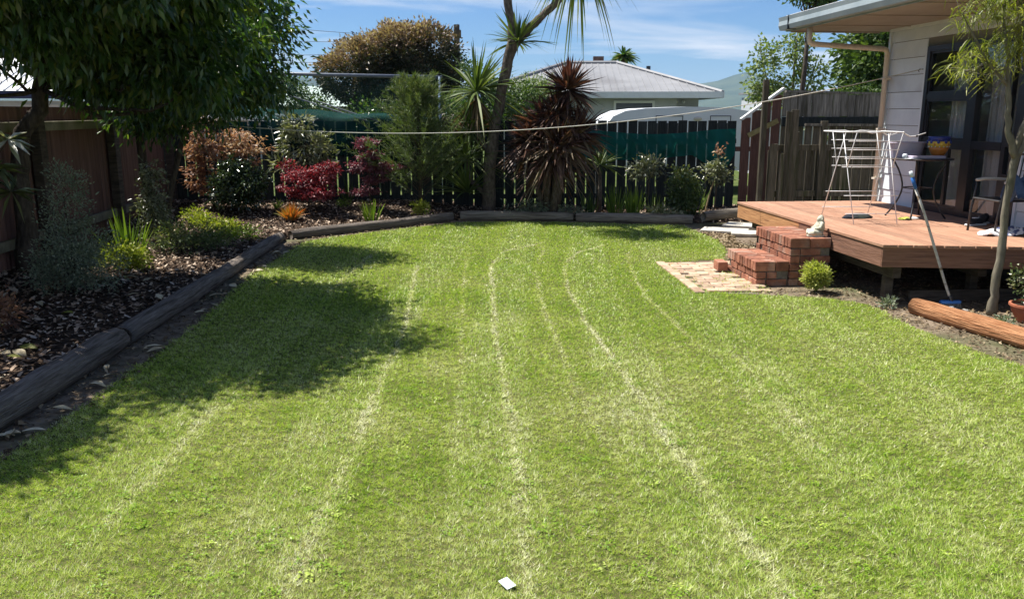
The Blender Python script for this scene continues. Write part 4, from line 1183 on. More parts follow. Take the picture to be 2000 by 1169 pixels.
# rounded photinia: green below, bronze and cream flower heads on the sunlit top
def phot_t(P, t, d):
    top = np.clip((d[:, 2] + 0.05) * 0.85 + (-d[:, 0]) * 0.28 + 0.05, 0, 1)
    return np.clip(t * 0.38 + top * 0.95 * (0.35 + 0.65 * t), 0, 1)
tree('photinia_tree', 'rounded tree with bronze and cream flower heads on top', (-3.25, 23.6, 0),
     [[(0, 0, 0, 0.16), (0.1, 0, 1.2, 0.13), (0.3, 0, 2.4, 0.09)], [(0.05, 0, 0.8, 0.1), (-0.5, 0.1, 2.2, 0.07)], [(0.05, 0, 0.9, 0.1), (0.8, 0, 2.4, 0.07)]],
     [(-0.70, 0, 2.95, 1.25, 1.2, 0.75), (0.60, 0, 3.25, 1.15, 1.2, 0.98), (0.2, 0.1, 2.55, 1.45, 1.1, 0.8), (-0.1, 0, 3.35, 0.95, 1.0, 0.65)], 1500, 34, 0.10, 0.10, 0.05, l_phot, m_bark, 21, inner=0.74, tintf=phot_t, droop=0.0, out=0.9)
GB = 'green trees filling the gaps beyond the back fence'
tree('broadleaf_tree', 'bushy mid green tree between the rounded tree and cabbage tree', (-0.75, 26, 0), [[(0, 0, 0, 0.12), (0, 0, 2.2, 0.08)]], [(-0.5, 0, 2.5, 0.9, 0.9, 0.95), (0.35, 0, 2.1, 0.9, 0.8, 0.7), (1.1, 0, 2.2, 0.7, 0.8, 0.55)], 300, 26, 0.14, 0.12, 0.055, l_mid, m_bark, 22, inner=0.5)
tree('feathery_tree', 'pale feathery tree beside the grey house ridge end', (0.6, 29, 0), [[(0, 0, 0, 0.1), (0.1, 0, 2.2, 0.05)]], [(0.2, 0, 2.4, 0.9, 0.8, 0.7)], 130, 26, 0.16, 0.15, 0.03, l_pale, m_bark, 23, inner=0.3)
tree('broadleaf_tree', 'dark tree clump seen through the left part of the netting', (-9.2, 33, 0), [[(0, 0, 0, 0.14), (0, 0, 2.2, 0.08)]], [(0, 0, 2.5, 1.3, 1.0, 0.9), (1.4, 0.5, 2.0, 0.9, 0.9, 0.7), (-1.6, 0, 2.7, 1.0, 1.0, 0.9)], 260, 24, 0.18, 0.15, 0.07, l_mid, m_bark, 24, inner=0.4)
tree('broadleaf_tree', 'dark hedge like tree directly under the rounded bronze tree', (-3.6, 21.8, 0), [[(0, 0, 0, 0.1), (0, 0, 1.6, 0.06)]], [(0.4, 0, 1.3, 1.4, 0.7, 0.85), (2.2, 0.3, 1.5, 1.2, 0.6, 0.7)], 300, 24, 0.13, 0.10, 0.045, l_dark, m_bark, 25, inner=0.4)
tree('silver_birch', 'airy pale green young tree rising behind the raked fence', (7.55, 23.5, 0),
     [[(0, 0, 0, 0.07), (0.05, 0, 2, 0.05), (0.1, 0, 4.0, 0.015)], [(0, 0, 1.2, 0.04), (-0.6, 0, 2.6, 0.025), (-0.9, 0, 3.6, 0.01)], [(0, 0, 1.4, 0.04), (0.6, 0.1, 2.8, 0.02), (0.7, 0, 3.4, 0.01)]],
     [(-0.75, 0, 3.0, 0.42, 0.5, 0.85), (0.1, 0, 3.45, 0.40, 0.5, 0.80), (0.55, 0, 2.7, 0.45, 0.5, 0.65), (-0.4, 0, 2.35, 0.75, 0.5, 0.4)], 210, 15, 0.10, 0.105, 0.065, l_pale, m_bark_pale, 26, nlimb=40, r_l=0.015, inner=0.25)
tree('evergreen_tree', 'dense dark green tree behind the house eave', (9.35, 21.0, 0), [[(0, 0, 0, 0.2), (0, 0, 2.5, 0.12), (0.2, 0, 4.5, 0.05)]],
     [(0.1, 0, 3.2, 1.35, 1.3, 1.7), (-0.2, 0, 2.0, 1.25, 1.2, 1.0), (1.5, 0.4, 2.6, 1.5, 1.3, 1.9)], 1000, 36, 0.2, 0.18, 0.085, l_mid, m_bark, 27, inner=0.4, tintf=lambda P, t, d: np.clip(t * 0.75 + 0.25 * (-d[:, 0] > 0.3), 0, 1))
tree('olive_shrub', 'olive green shrub showing above the tall grey fence', (7.95, 19.2, 0), [[(0, 0, 0, 0.05), (0, 0, 1.9, 0.03)]], [(0, 0, 2.15, 0.75, 0.5, 0.38), (-0.7, 0, 2.0, 0.4, 0.4, 0.3)], 160, 24, 0.09, 0.10, 0.03, l_mid, m_bark, 28, inner=0.3, cat='shrub')
tree('broadleaf_tree', 'leafy green tree peeping over the house gutter', (6.3, 19.0, 0), [[(0, 0, 0, 0.1), (0.1, 0, 3.8, 0.04)]], [(0.15, 0, 4.42, 0.45, 0.4, 0.30)], 60, 24, 0.1, 0.1, 0.05, l_mid, m_bark, 29, inner=0.2)

# palm behind the neighbour's ridge
rng = np.random.default_rng(31)
pl = thing('palm_tree', 'dark fan palm top rising behind the grey roof ridge', 'palm', (5.9, 46, 0))
MB().tube([(0, 0, 0), (0, 0, 4.7)], [0.2, 0.15], 10).build('trunk', m_bark, pl)
d = sphere_dirs(rng, 130); d[:, 2] = np.abs(d[:, 2]) * 0.9 - 0.15
blade_mesh('crown', np.tile([[0, 0, 4.75]], (130, 1)), d, 0.55 + 0.45 * rng.random(130), 0.16, 0.25 + 0.3 * rng.random(130), rng.random(130), l_dark, pl, rng, seg=4)

# ------------------------------------------------------------------ trees by the left fence
tree('broadleaf_tree', 'big dark leafy tree with leaning trunk against the corrugated fence', (-5.56, 9.55, 0.08),
     [[(0, 0, 0, 0.12), (0.0, 0.02, 0.9, 0.10), (0.02, 0, 1.35, 0.095), (0.45, 0, 2.3, 0.085), (0.9, -0.1, 3.0, 0.06), (1.3, -0.9, 4.0, 0.03)], [(0.45, 0, 2.3, 0.06), (-0.2, 0.1, 3.4, 0.04)]],
     [(1.58, -1.55, 3.55, 1.50, 1.60, 1.25), (0.1, -0.9, 3.2, 1.3, 1.4, 1.0), (1.75, -0.15, 2.45, 1.15, 0.7, 0.55), (0.9, 0.2, 2.35, 0.75, 0.6, 0.40), (1.6, -0.7, 3.2, 1.3, 0.8, 0.9)],
     1600, 48, 0.11, 0.115, 0.042, l_dark, m_bark, 41, nlimb=90, r_l=0.03, inner=0.15, droop=0.75, out=0.35, hang=0.12)
tree('broadleaf_tree', 'slimmer dark leafy tree with several thin stems by the fence', (-5.10, 12.35, 0.1),
     [[(0, 0, 0, 0.055), (0.1, 0, 0.7, 0.045), (0.42, 0.05, 1.7, 0.035), (0.8, 0.05, 2.8, 0.02)], [(-0.1, 0.05, 0, 0.05), (-0.32, 0.05, 0.9, 0.045), (-0.28, 0, 1.9, 0.03)], [(-0.25, 0.1, 0, 0.07), (-0.36, 0.1, 1.8, 0.05), (0.0, 0, 2.8, 0.02)]],
     [(1.25, -0.6, 2.75, 0.95, 0.9, 1.05), (0.4, -0.3, 2.8, 1.0, 0.9, 0.9), (0.0, -0.1, 2.0, 0.7, 0.6, 0.5)], 640, 42, 0.15, 0.105, 0.04, l_dark, m_bark, 42, nlimb=50, r_l=0.02, inner=0.35, droop=0.7, out=0.35, hang=0.1)

tree('broadleaf_tree', 'leafy dark tree overhanging the thick end of the edging logs', (-4.80, 5.35, 0.06),
     [[(0, 0, 0, 0.09), (0.05, 0, 1.2, 0.075), (0.0, 0.1, 2.3, 0.055), (-0.1, 0.2, 3.4, 0.025)]],
     [(0.10, 0.25, 3.30, 0.65, 0.75, 0.5)], 190, 40, 0.15, 0.11, 0.042, l_dark, m_bark, 43, nlimb=40, r_l=0.02, inner=0.35, droop=0.7, out=0.35, hang=0.1)

# ------------------------------------------------------------------ shrubs of the left bed
def at(x, y): return (x, y, bz(x, y) - 0.01)
def shrub(name, label, x, y, ells, ncl, per, rcl, L, W, lm, seed, stems=None, cat='shrub', nl=14, rl=0.012, bark=None, cname='foliage', sname='stems', group=None, **kw):
    rng = np.random.default_rng(seed)
    o = thing(name, label, cat, at(x, y), 0, group)
    c, C = crown(cname, o, rng, ells, ncl, per, rcl, L, W, lm, **kw)
    zm = max(e[2] for e in ells)
    stems = stems or [[(0, 0, 0, rl * 1.6), (0.02, 0.01, zm * 0.5, rl), (0.0, 0, zm, rl * 0.4)]]
    trunk_mesh(sname, o, rng, stems, bark or m_bark, C, nl, rl * 0.7, n=6)
    return o

l_grey = leafmat('grey_green_leaf', [(0.10, 0.135, 0.09), (0.16, 0.20, 0.135), (0.24, 0.28, 0.19), (0.34, 0.37, 0.27)], trans=0.2, rough=0.6)
l_yel = leafmat('yellow_green_leaf', [(0.10, 0.15, 0.02), (0.19, 0.24, 0.03), (0.30, 0.33, 0.05), (0.42, 0.42, 0.12)], trans=0.4, rough=0.5)
l_lime = leafmat('lime_leaf', [(0.07, 0.13, 0.02), (0.13, 0.21, 0.03), (0.22, 0.30, 0.05)], trans=0.4, rough=0.45)
l_red = leafmat('crimson_maple_leaf', [(0.06, 0.012, 0.015), (0.15, 0.022, 0.03), (0.30, 0.06, 0.075), (0.46, 0.19, 0.19)], trans=0.35, rough=0.5, tcol=(1.3, 0.5, 0.5))
l_purp = leafmat('purple_maple_leaf', [(0.05, 0.016, 0.024), (0.11, 0.03, 0.045), (0.20, 0.075, 0.09), (0.28, 0.17, 0.19)], trans=0.3, rough=0.45, tcol=(1.3, 0.5, 0.6))
l_salm = leafmat('apricot_maple_leaf', [(0.15, 0.075, 0.055), (0.27, 0.15, 0.10), (0.42, 0.28, 0.17), (0.50, 0.40, 0.24)], trans=0.4, rough=0.5, tcol=(1.15, 0.9, 0.6))
l_white = leafmat('pale_backed_leaf', [(0.045, 0.06, 0.025), (0.10, 0.12, 0.055), (0.26, 0.27, 0.17), (0.45, 0.44, 0.33)], trans=0.2, rough=0.32, spec=0.55)
l_conf = leafmat('olive_feather_leaf', [(0.05, 0.08, 0.028), (0.09, 0.135, 0.045), (0.15, 0.19, 0.07), (0.23, 0.225, 0.10)], trans=0.25, rough=0.6)
l_cord = leafmat('cabbage_tree_leaf', [(0.05, 0.085, 0.022), (0.09, 0.14, 0.035), (0.16, 0.20, 0.065), (0.28, 0.27, 0.11)], trans=0.25, rough=0.55, spec=0.2)
l_bron = leafmat('bronze_cordyline_leaf', [(0.034, 0.020, 0.017), (0.075, 0.040, 0.030), (0.14, 0.08, 0.055), (0.20, 0.15, 0.09), (0.26, 0.22, 0.13)], trans=0.22, rough=0.5, spec=0.22, tcol=(1.3, 0.7, 0.5))
l_dead = leafmat('dry_strap_leaf', [(0.10, 0.065, 0.035), (0.20, 0.135, 0.07), (0.30, 0.22, 0.13)], trans=0.2, rough=0.7, tcol=(1.2, 0.9, 0.5))

shrub('daisy_bush', 'grey green bush with tiny leaves in front of the corrugated fence', -4.45, 8.35, [(0, 0, 0.42, 0.32, 0.34, 0.38), (0.05, 0, 0.95, 0.20, 0.2, 0.38), (-0.12, 0, 0.25, 0.28, 0.3, 0.22), (0.25, -0.05, 0.35, 0.28, 0.3, 0.3)], 360, 26, 0.05, 0.032, 0.014, l_grey, 51, nl=60, inner=0.3, droop=-0.3)
rng = np.random.default_rng(52)
def strap(name, label, x, y, n, L, W, seed, lm, spread=0.5, droop=0.3, cat='plant', rbase=0.06, group=None, z=None, up=1.0, tb=0.0):
    rng = np.random.default_rng(seed)
    o = thing(name, label, cat, at(x, y) if z is None else (x, y, z), 0, group)
    a = rng.random(n) * 6.283; r = rng.random(n) ** 0.7
    P = np.stack([np.cos(a) * r * rbase, np.sin(a) * r * rbase, np.zeros(n)], 1)
    D = np.stack([np.cos(a) * r * spread, np.sin(a) * r * spread, np.full(n, up)], 1) + rng.normal(size=(n, 3)) * 0.08
    blade_mesh('leaves', P, D, L * (0.55 + 0.55 * rng.random(n)), W * (0.7 + 0.5 * rng.random(n)), droop * (0.3 + r), rng.random(n) * 0.8 + 0.2 * r + tb, lm, o, rng)
    MB().lathe([(rbase * 0.9, -0.03), (rbase * 0.8, 0.02), (rbase * 0.3, 0.05)], 8).build('crown_base', m_bark, o)
    return o
strap('iris_clump', 'tall yellow green sword leaved clump beside the grey green bush', -4.62, 10.0, 60, 0.75, 0.03, 52, l_lime, 0.35, 0.25, rbase=0.14)
shrub('spurge', 'low yellow green leafy clump on the shaded mulch', -4.45, 9.55, [(0, 0, 0.15, 0.30, 0.22, 0.13)], 60, 22, 0.05, 0.05, 0.024, l_yel, 53, nl=20, cat='plant', inner=0.2, droop=-0.2)
shrub('young_shrub', 'slim young shrub with glossy pale leaves below the thin stems', -5.0, 11.7, [(0, 0, 0.45, 0.20, 0.2, 0.40), (0.02, 0, 0.95, 0.14, 0.14, 0.25)], 120, 14, 0.05, 0.055, 0.026, l_white, 54, nl=40, inner=0.1)
shrub('leafy_ground_cover', 'bright lime ground cover spreading under the apricot maple', -4.65, 12.9, [(0, 0, 0.07, 0.42, 0.35, 0.06), (0.35, -0.25, 0.05, 0.3, 0.3, 0.04), (-0.3, 0.2, 0.16, 0.18, 0.2, 0.12)], 95, 17, 0.045, 0.05, 0.026, l_yel, 55, nl=10, cat='plant', inner=0.1, droop=-0.2)
shrub('leafy_ground_cover', 'sparse green ground cover creeping over the sunny mulch', -4.1, 12.2, [(0, 0, 0.05, 0.55, 0.6, 0.05), (-0.3, -0.8, 0.05, 0.4, 0.5, 0.05)], 130, 12, 0.05, 0.045, 0.022, l_lime, 56, nl=6, cat='plant', inner=0.0, droop=-0.3)
shrub('low_shrub', 'thin green and bronze low shrub in dappled shade', -4.35, 10.8, [(0, 0, 0.22, 0.35, 0.3, 0.2), (0.3, 0.3, 0.15, 0.25, 0.3, 0.14)], 110, 16, 0.06, 0.05, 0.02, l_conf, 57, nl=40, inner=0.1, droop=-0.1)
shrub('dwarf_maple', 'small red and ochre maple at the shady end of the bed', -4.15, 6.5, [(0, 0, 0.22, 0.22, 0.2, 0.16), (-0.1, 0, 0.36, 0.14, 0.14, 0.08)], 70, 18, 0.05, 0.045, 0.022, l_salm, 58, nl=25, inner=0.2, droop=0.2, tintf=lambda P, t, d: np.clip(t * 0.6 * (P[:, 2] > 0.2) + 0.05, 0, 1))
# large leaved shrub reaching in from beside the bed
rng = np.random.default_rng(59)
o = thing('large_leaved_shrub', 'shrub with long glossy leaves catching light at the fence', 'shrub', at(-3.70, 6.05))
Cn = np.array([(0.10, 0.05, 1.62), (0.02, 0, 1.42), (0.08, 0.05, 1.25), (-0.25, 0, 1.75), (-0.2, 0.1, 1.4), (-0.1, -0.2, 1.5), (-0.3, -0.1, 1.1), (-0.35, 0.2, 1.6)])
k = 18; P = np.repeat(Cn, k, 0); n = len(P)
D = sphere_dirs(rng, n); D[:, 2] = D[:, 2] * 0.45 - 0.1
leaf_mesh('foliage', P, D, 0.17 + 0.06 * rng.random(n), 0.045, rng.random(n) * (0.45 + 0.55 * (P[:, 2] > 1.45)), l_white, o, rng, flat=0.85, droop=0.12)
trunk_mesh('stems', o, rng, [[(-0.2, 0, 0, 0.03), (-0.15, 0, 0.9, 0.022), (-0.05, 0, 1.7, 0.012)]], m_bark, Cn, 8, 0.012, 6)

# maples and the other shrubs in the far corner
def layered(P, t, d): return t
shrub('apricot_maple', 'tall apricot leaved maple in the fence corner', -5.15, 14.55,
      [(-0.20, 0, 0.55, 0.24, 0.25, 0.45), (-0.12, 0, 1.05, 0.26, 0.25, 0.30), (-0.2, 0, 1.5, 0.26, 0.25, 0.28), (0.45, -0.05, 1.18, 0.36, 0.3, 0.13), (0.72, -0.05, 1.0, 0.36, 0.3, 0.11), (0.25, 0, 0.95, 0.3, 0.25, 0.16), (0.55, 0, 0.78, 0.25, 0.2, 0.08)],
      235, 17, 0.06, 0.065, 0.034, l_salm, 61, stems=[[(0, 0, 0, 0.025), (-0.1, 0, 0.7, 0.018), (-0.15, 0, 1.6, 0.006)], [(0, 0, 0.3, 0.016), (0.35, 0, 0.9, 0.011), (0.7, 0, 1.05, 0.005)]], nl=50, inner=0.1, droop=0.3, flat=0.7, zflat=0.35, tintf=lambda P, t, d: np.clip(t * 0.7 + 0.35 * (P[:, 2] > 0.85) * t + 0.12 * (P[:, 0] > 0.2), 0, 1))
shrub('camellia', 'dark glossy camellia bush beside the apricot maple', -4.62, 14.15, [(0, 0, 0.40, 0.40, 0.38, 0.36), (0.25, 0, 0.55, 0.25, 0.25, 0.22), (0, 0, 0.75, 0.22, 0.22, 0.16)], 230, 20, 0.06, 0.07, 0.036, leafmat('camellia_leaf', [(0.012, 0.022, 0.010), (0.022, 0.042, 0.016), (0.045, 0.07, 0.03), (0.10, 0.13, 0.07)], trans=0.12, rough=0.22, spec=0.7), 62, nl=30, inner=0.45)
shrub('rhododendron', 'pale leaved rhododendron standing against the netting', -3.68, 15.15, [(0, 0, 1.05, 0.42, 0.3, 0.38), (-0.15, 0, 1.40, 0.26, 0.25, 0.25), (0.25, 0, 1.0, 0.28, 0.25, 0.25), (-0.42, -0.05, 0.72, 0.12, 0.14, 0.18)], 95, 11, 0.05, 0.125, 0.04, l_white, 63, nl=45, rl=0.018, inner=0.35, droop=0.0, flat=0.6, out=1.0)
shrub('crimson_maple', 'low domed crimson maple on the sunny mulch', -3.50, 14.45, [(0, 0, 0.46, 0.46, 0.42, 0.17), (-0.15, 0, 0.62, 0.22, 0.25, 0.12), (0.28, 0, 0.62, 0.22, 0.22, 0.16), (0.1, -0.05, 0.32, 0.42, 0.38, 0.10), (-0.33, 0, 0.75, 0.10, 0.12, 0.10), (0.42, 0, 0.74, 0.12, 0.12, 0.12)], 210, 22, 0.042, 0.055, 0.03, l_red, 64,
      stems=[[(0, 0, 0, 0.018), (0.02, 0, 0.25, 0.014), (-0.2, 0, 0.5, 0.006)], [(0.02, 0, 0.2, 0.012), (0.25, 0, 0.55, 0.005)]], nl=25, inner=0.4, droop=0.5, flat=0.6, zflat=0.5)
shrub('purple_maple', 'upright purple maple with tiered branches', -2.52, 15.0, [(-0.05, 0, 1.10, 0.20, 0.18, 0.10), (0.05, 0, 0.92, 0.26, 0.22, 0.07), (0.10, 0, 0.68, 0.36, 0.28, 0.07), (-0.15, 0, 0.72, 0.22, 0.2, 0.07), (0.38, 0, 0.74, 0.2, 0.2, 0.06), (-0.1, 0, 0.28, 0.30, 0.22, 0.07), (0.1, 0, 0.50, 0.2, 0.2, 0.07)], 190, 22, 0.042, 0.048, 0.026, l_purp, 65,
      stems=[[(0, 0, 0, 0.016), (-0.01, 0, 0.6, 0.011), (-0.05, 0, 1.15, 0.004)]], nl=40, inner=0.15, droop=0.4, flat=0.7, zflat=0.35)
def feather(name, label, x, y, h, r, n, seed, lm, cat='shrub'):
    """upright needle shrub: sprays rising from a central stem"""
    rng = np.random.default_rng(seed)
    o = thing(name, label, cat, at(x, y))
    ns = 280
    t = rng.random(ns) ** 0.85; a = rng.random(ns) * 6.283
    z0 = 0.12 + t * (h - 0.45)
    ln = r * (1.75 - 1.35 * t) * (0.55 + 0.75 * rng.random(ns))
    mb = MB(); P = []; D = []
    for i in range(ns):
        d = np.array([math.cos(a[i]), math.sin(a[i]), 0.75 + 0.6 * t[i]])
        b = np.array([0.0, 0.0, z0[i]]); tip = b + d / np.linalg.norm(d) * ln[i] * 1.25
        tip[2] -= 0.10 * ln[i]
        if i % 2 == 0: mb.tube([tuple(b), tuple((b + tip) / 2 + [0, 0, 0.05]), tuple(tip)], [0.006, 0.004, 0.002], 4)
        m_ = n // ns
        u = 0.25 + 0.75 * rng.random(m_)
        P.append(b + (tip - b) * u[:, None] + np.array([0, 0, 0.05]) * np.sin(u * 3.14)[:, None]); D.append(np.tile(d / np.linalg.norm(d), (m_, 1)) + rng.normal(size=(m_, 3)) * 0.55)
    P = np.concatenate(P); D = np.concatenate(D)
    leaf_mesh('foliage', P, D, 0.09 + 0.05 * rng.random(len(P)), 0.011, rng.random(len(P)) * 0.6 + 0.4 * np.clip(P[:, 2] / h, 0, 1) * rng.random(len(P)), lm, o, rng, flat=0.2, fold=0.1)
    mb.tube([(0, 0, 0), (0.03, 0, h * 0.5), (0, 0, h * 0.95)], [0.035, 0.025, 0.008], 8)
    mb.build('stems', m_bark, o, smooth=True)
    return o
feather('tea_tree', 'tall feathery olive green shrub beside the cabbage tree', -1.66, 15.2, 2.42, 0.72, 16800, 66, l_conf)
strap('grass_tuft', 'orange and yellow grass tuft in front of the crimson maple', -3.62, 13.72, 260, 0.36, 0.016, 67, leafmat('orange_grass', [(0.20, 0.07, 0.02), (0.42, 0.15, 0.03), (0.50, 0.27, 0.06), (0.36, 0.33, 0.08), (0.20, 0.24, 0.06)], trans=0.35, rough=0.5, tcol=(1.3, 0.8, 0.3)), 0.75, 0.35, rbase=0.07)
strap('grass_tuft', 'small green grass tuft near the crimson maple', -4.05, 14.5, 50, 0.24, 0.012, 68, l_lime, 0.5, 0.2, rbase=0.04)
strap('iris_clump', 'fresh green iris clump on the mulch near the purple maple', -2.36, 14.1, 46, 0.44, 0.030, 69, l_lime, 0.42, 0.15, rbase=0.10)
shrub('golden_seedling', 'small golden leaved plant at the foot of the feathery shrub', -1.58, 14.75, [(0, 0, 0.17, 0.17, 0.15, 0.08)], 30, 14, 0.04, 0.055, 0.03, l_yel, 70, nl=14, cat='plant', inner=0.1, droop=-0.1)
strap('iris_clump', 'thin dark iris clump in the fence shade behind the maples', -3.02, 15.5, 34, 0.62, 0.022, 71, l_mid, 0.45, 0.35, rbase=0.06)
shrub('low_shrub', 'tiny green seedling beside the crimson maple', -3.0, 14.9, [(0, 0, 0.06, 0.14, 0.1, 0.05)], 18, 12, 0.03, 0.04, 0.018, l_lime, 72, nl=4, cat='plant', inner=0.1, droop=-0.3)

# ------------------------------------------------------------------ cabbage tree
rng = np.random.default_rng(81)
ct = thing('cabbage_tree', 'tall cabbage tree with forked leaning trunk and sword leaf heads', 'tree', at(-0.42, 15.5))
tk = MB()
def tk_add(pts):
    P_ = []; R_ = []
    for i in range(len(pts) - 1):
        for t in np.linspace(0, 1, 5, endpoint=False):
            q = [pts[i][j] + (pts[i + 1][j] - pts[i][j]) * t for j in range(4)]
            P_.append((q[0] + rng.normal() * 0.008, q[1] + rng.normal() * 0.008, q[2])); R_.append(q[3] * (1 + 0.05 * rng.normal()))
    P_.append(pts[-1][:3]); R_.append(pts[-1][3]); tk.tube(P_, R_, 12)
tk_add([(-0.02, 0, 0, 0.14), (0.0, 0, 0.6, 0.11), (0.10, 0, 1.5, 0.10), (0.26, 0, 2.3, 0.098), (0.44, 0, 3.0, 0.105), (0.47, 0, 3.15, 0.09)])
tk_add([(0.44, 0, 2.95, 0.085), (0.40, 0.0, 3.4, 0.075), (0.28, 0.0, 4.05, 0.07), (0.0, -0.4, 5.2, 0.06), (-0.3, -0.7, 6.0, 0.05)])
tk_add([(0.45, 0, 2.95, 0.085), (0.75, 0, 3.28, 0.07), (1.08, 0, 3.58, 0.065), (1.50, 0, 3.95, 0.06), (1.55, 0, 4.2, 0.05)])
tk_add([(0.05, 0.02, 1.0, 0.06), (-0.24, 0.1, 1.5, 0.05), (-0.22, 0.12, 2.1, 0.05)])
tk_add([(-0.04, 0.0, 0.3, 0.05), (-0.36, 0.08, 0.6, 0.045), (-0.42, 0.1, 0.95, 0.045)])
tk.build('trunk', m_ctrunk, ct, smooth=True)
def head(parent, c, n, L, W, seed, lm, droop=0.4, lo=-0.75, name='leaf_head', tb=0.0, seg=5, axis=(0, 0, 1)):
    rng = np.random.default_rng(seed)
    d = sphere_dirs(rng, n * 3); d = d[d[:, 2] > lo][:n]; n = len(d)
    d = unit(d + np.array(axis) * 0.25)
    P = np.array(c) + d * 0.05
    dr = droop * (0.35 + 0.9 * (1 - np.clip(d[:, 2], -1, 1)) * rng.random(n))
    return blade_mesh(name, P, d, L * (0.7 + 0.45 * rng.random(n)), W, dr, rng.random(n) * 0.7 + 0.3 * (d[:, 2] < 0) * rng.random(n) + tb, lm, parent, rng, seg=seg)
head(ct, (0.52, -0.05, 3.0), 85, 0.62, 0.038, 1, l_cord, 0.3, lo=-0.35)
head(ct, (1.58, 0, 4.38), 190, 0.95, 0.04, 2, l_cord, 0.9, lo=-0.8)
head(ct, (-0.3, -0.72, 6.05), 260, 0.92, 0.04, 3, l_cord, 0.7, lo=-0.8)
head(ct, (-0.22, 0.12, 2.15), 150, 0.98, 0.042, 4, l_cord, 0.45, lo=-0.55)
head(ct, (-0.42, 0.10, 0.95), 110, 0.85, 0.038, 5, l_cord, 0.4, lo=-0.5)
head(ct, (-0.36, 0.12, 1.45), 70, 0.75, 0.038, 6, l_cord, 0.4, lo=-0.6)
head(ct, (-0.40, 0.05, 0.35), 90, 0.80, 0.036, 7, l_cord, 0.35, lo=-0.1)
n = 60; d = sphere_dirs(rng, n); d[:, 2] = -0.6 - 0.4 * rng.random(n)
blade_mesh('dead_leaves', np.tile([[-0.22, 0.12, 2.05]], (n, 1)), d, 0.55 + 0.3 * rng.random(n), 0.03, 0.3, rng.random(n), l_dead, ct, rng)

# bronze cordyline
rng = np.random.default_rng(91)
bc = thing('bronze_cordyline', 'large bronze purple cordyline with drooping strap leaves', 'plant', at(0.70, 15.15))
tb_ = MB()
for (x, y, h, r) in ((0.28, 0, 2.18, 0.06), (-0.12, 0, 1.5, 0.06), (-0.3, 0.1, 1.0, 0.05), (0.1, -0.1, 1.0, 0.06)):
    tb_.tube([(x * 0.3, y, 0), (x * 0.8, y, h * 0.5), (x, y, h)], [r * 1.3, r, r * 0.8], 10)
tb_.build('trunk', m_ctrunk, bc, smooth=True)
head(bc, (0.29, 0, 2.20), 230, 0.62, 0.05, 11, l_bron, 0.22, lo=-0.75)
head(bc, (-0.14, 0, 1.55), 230, 0.68, 0.052, 12, l_bron, 0.40, lo=-0.6)
head(bc, (-0.32, 0.05, 1.05), 190, 0.66, 0.05, 13, l_bron, 0.45, lo=-0.5)
head(bc, (0.25, -0.1, 1.25), 260, 0.70, 0.05, 14, l_bron, 0.40, lo=-0.8, tb=0.1)
head(bc, (0.0, -0.15, 0.95), 260, 0.70, 0.05, 15, l_bron, 0.50, lo=-0.7, tb=0.15)

head(bc, (0.12, 0.0, 1.75), 200, 0.62, 0.05, 17, l_bron, 0.45, lo=-0.7)
head(bc, (0.45, -0.05, 1.45), 200, 0.60, 0.05, 18, l_bron, 0.35, lo=-0.7)
head(bc, (-0.35, -0.05, 1.3), 200, 0.62, 0.05, 19, l_bron, 0.5, lo=-0.7)
head(bc, (0.1, -0.2, 1.2), 240, 0.74, 0.05, 20, l_bron, 0.5, lo=-0.8, tb=0.2)

# ------------------------------------------------------------------ right half of the back bed
o = thing('young_cordyline', 'slim young cordyline with a bare stem against the fence', 'plant', at(1.60, 15.45))
MB().tube([(0, 0, 0), (0.01, 0, 0.4), (0, 0, 0.82)], [0.05, 0.04, 0.035], 8).build('trunk', m_ctrunk, o, smooth=True)
head(o, (0, 0, 0.85), 60, 0.40, 0.03, 16, l_cord, 0.45, lo=-0.4)
for k, (x, y, n, L, lab) in enumerate(((1.85, 15.05, 46, 0.62, 'tall green iris clump beside the slim young cordyline'), (2.17, 14.95, 60, 0.60, 'broad sunlit iris clump in front of the white slits'), (2.55, 15.0, 34, 0.46, 'short iris clump beside the domed rose'), (3.28, 15.1, 40, 0.62, 'green iris clump just left of the staked rose'), (1.40, 15.2, 30, 0.5, 'dark iris clump under the bronze cordyline'))):
    strap('iris_clump', lab, x, y, n, L, 0.026, 100 + k, l_lime if k != 4 else l_mid, 0.28, 0.12, rbase=0.12)
shrub('rose_bush', 'pale leaved rose bush on a bare stem', 2.45, 15.25, [(0, 0, 0.86, 0.26, 0.22, 0.17), (-0.1, 0, 0.75, 0.2, 0.18, 0.12)], 60, 13, 0.06, 0.075, 0.042, l_white, 111, stems=[[(0, 0, 0, 0.014), (0.02, 0, 0.55, 0.012), (0, 0, 0.9, 0.006)]], nl=25, inner=0.3, droop=0.1, flat=0.75)
shrub('rose_bush', 'rounded leafy rose bush with yellow green tips', 3.05, 14.95, [(0, 0, 0.52, 0.26, 0.25, 0.28), (0, 0, 0.25, 0.24, 0.22, 0.25), (-0.05, 0, 0.78, 0.18, 0.18, 0.10)], 170, 17, 0.05, 0.06, 0.034, leafmat('rose_leaf', [(0.03, 0.055, 0.018), (0.06, 0.10, 0.028), (0.14, 0.18, 0.05), (0.30, 0.27, 0.09)], trans=0.3, rough=0.35, spec=0.5), 112, nl=30, inner=0.4, tintf=lambda P, t, d: np.clip(t * 0.6 + 0.5 * t * (P[:, 2] > 0.6), 0, 1))
o = shrub('standard_rose', 'staked standard rose with coppery new shoot at the top', 3.68, 15.3, [(0, 0, 0.80, 0.20, 0.18, 0.14), (0.08, 0, 0.66, 0.16, 0.14, 0.08)], 44, 12, 0.055, 0.075, 0.042, l_white, 113, stems=[[(0, 0, 0, 0.013), (0.03, 0, 0.5, 0.011), (0.03, 0, 1.12, 0.004)]], nl=20, inner=0.2, droop=0.1, flat=0.75)
rng = np.random.default_rng(114)
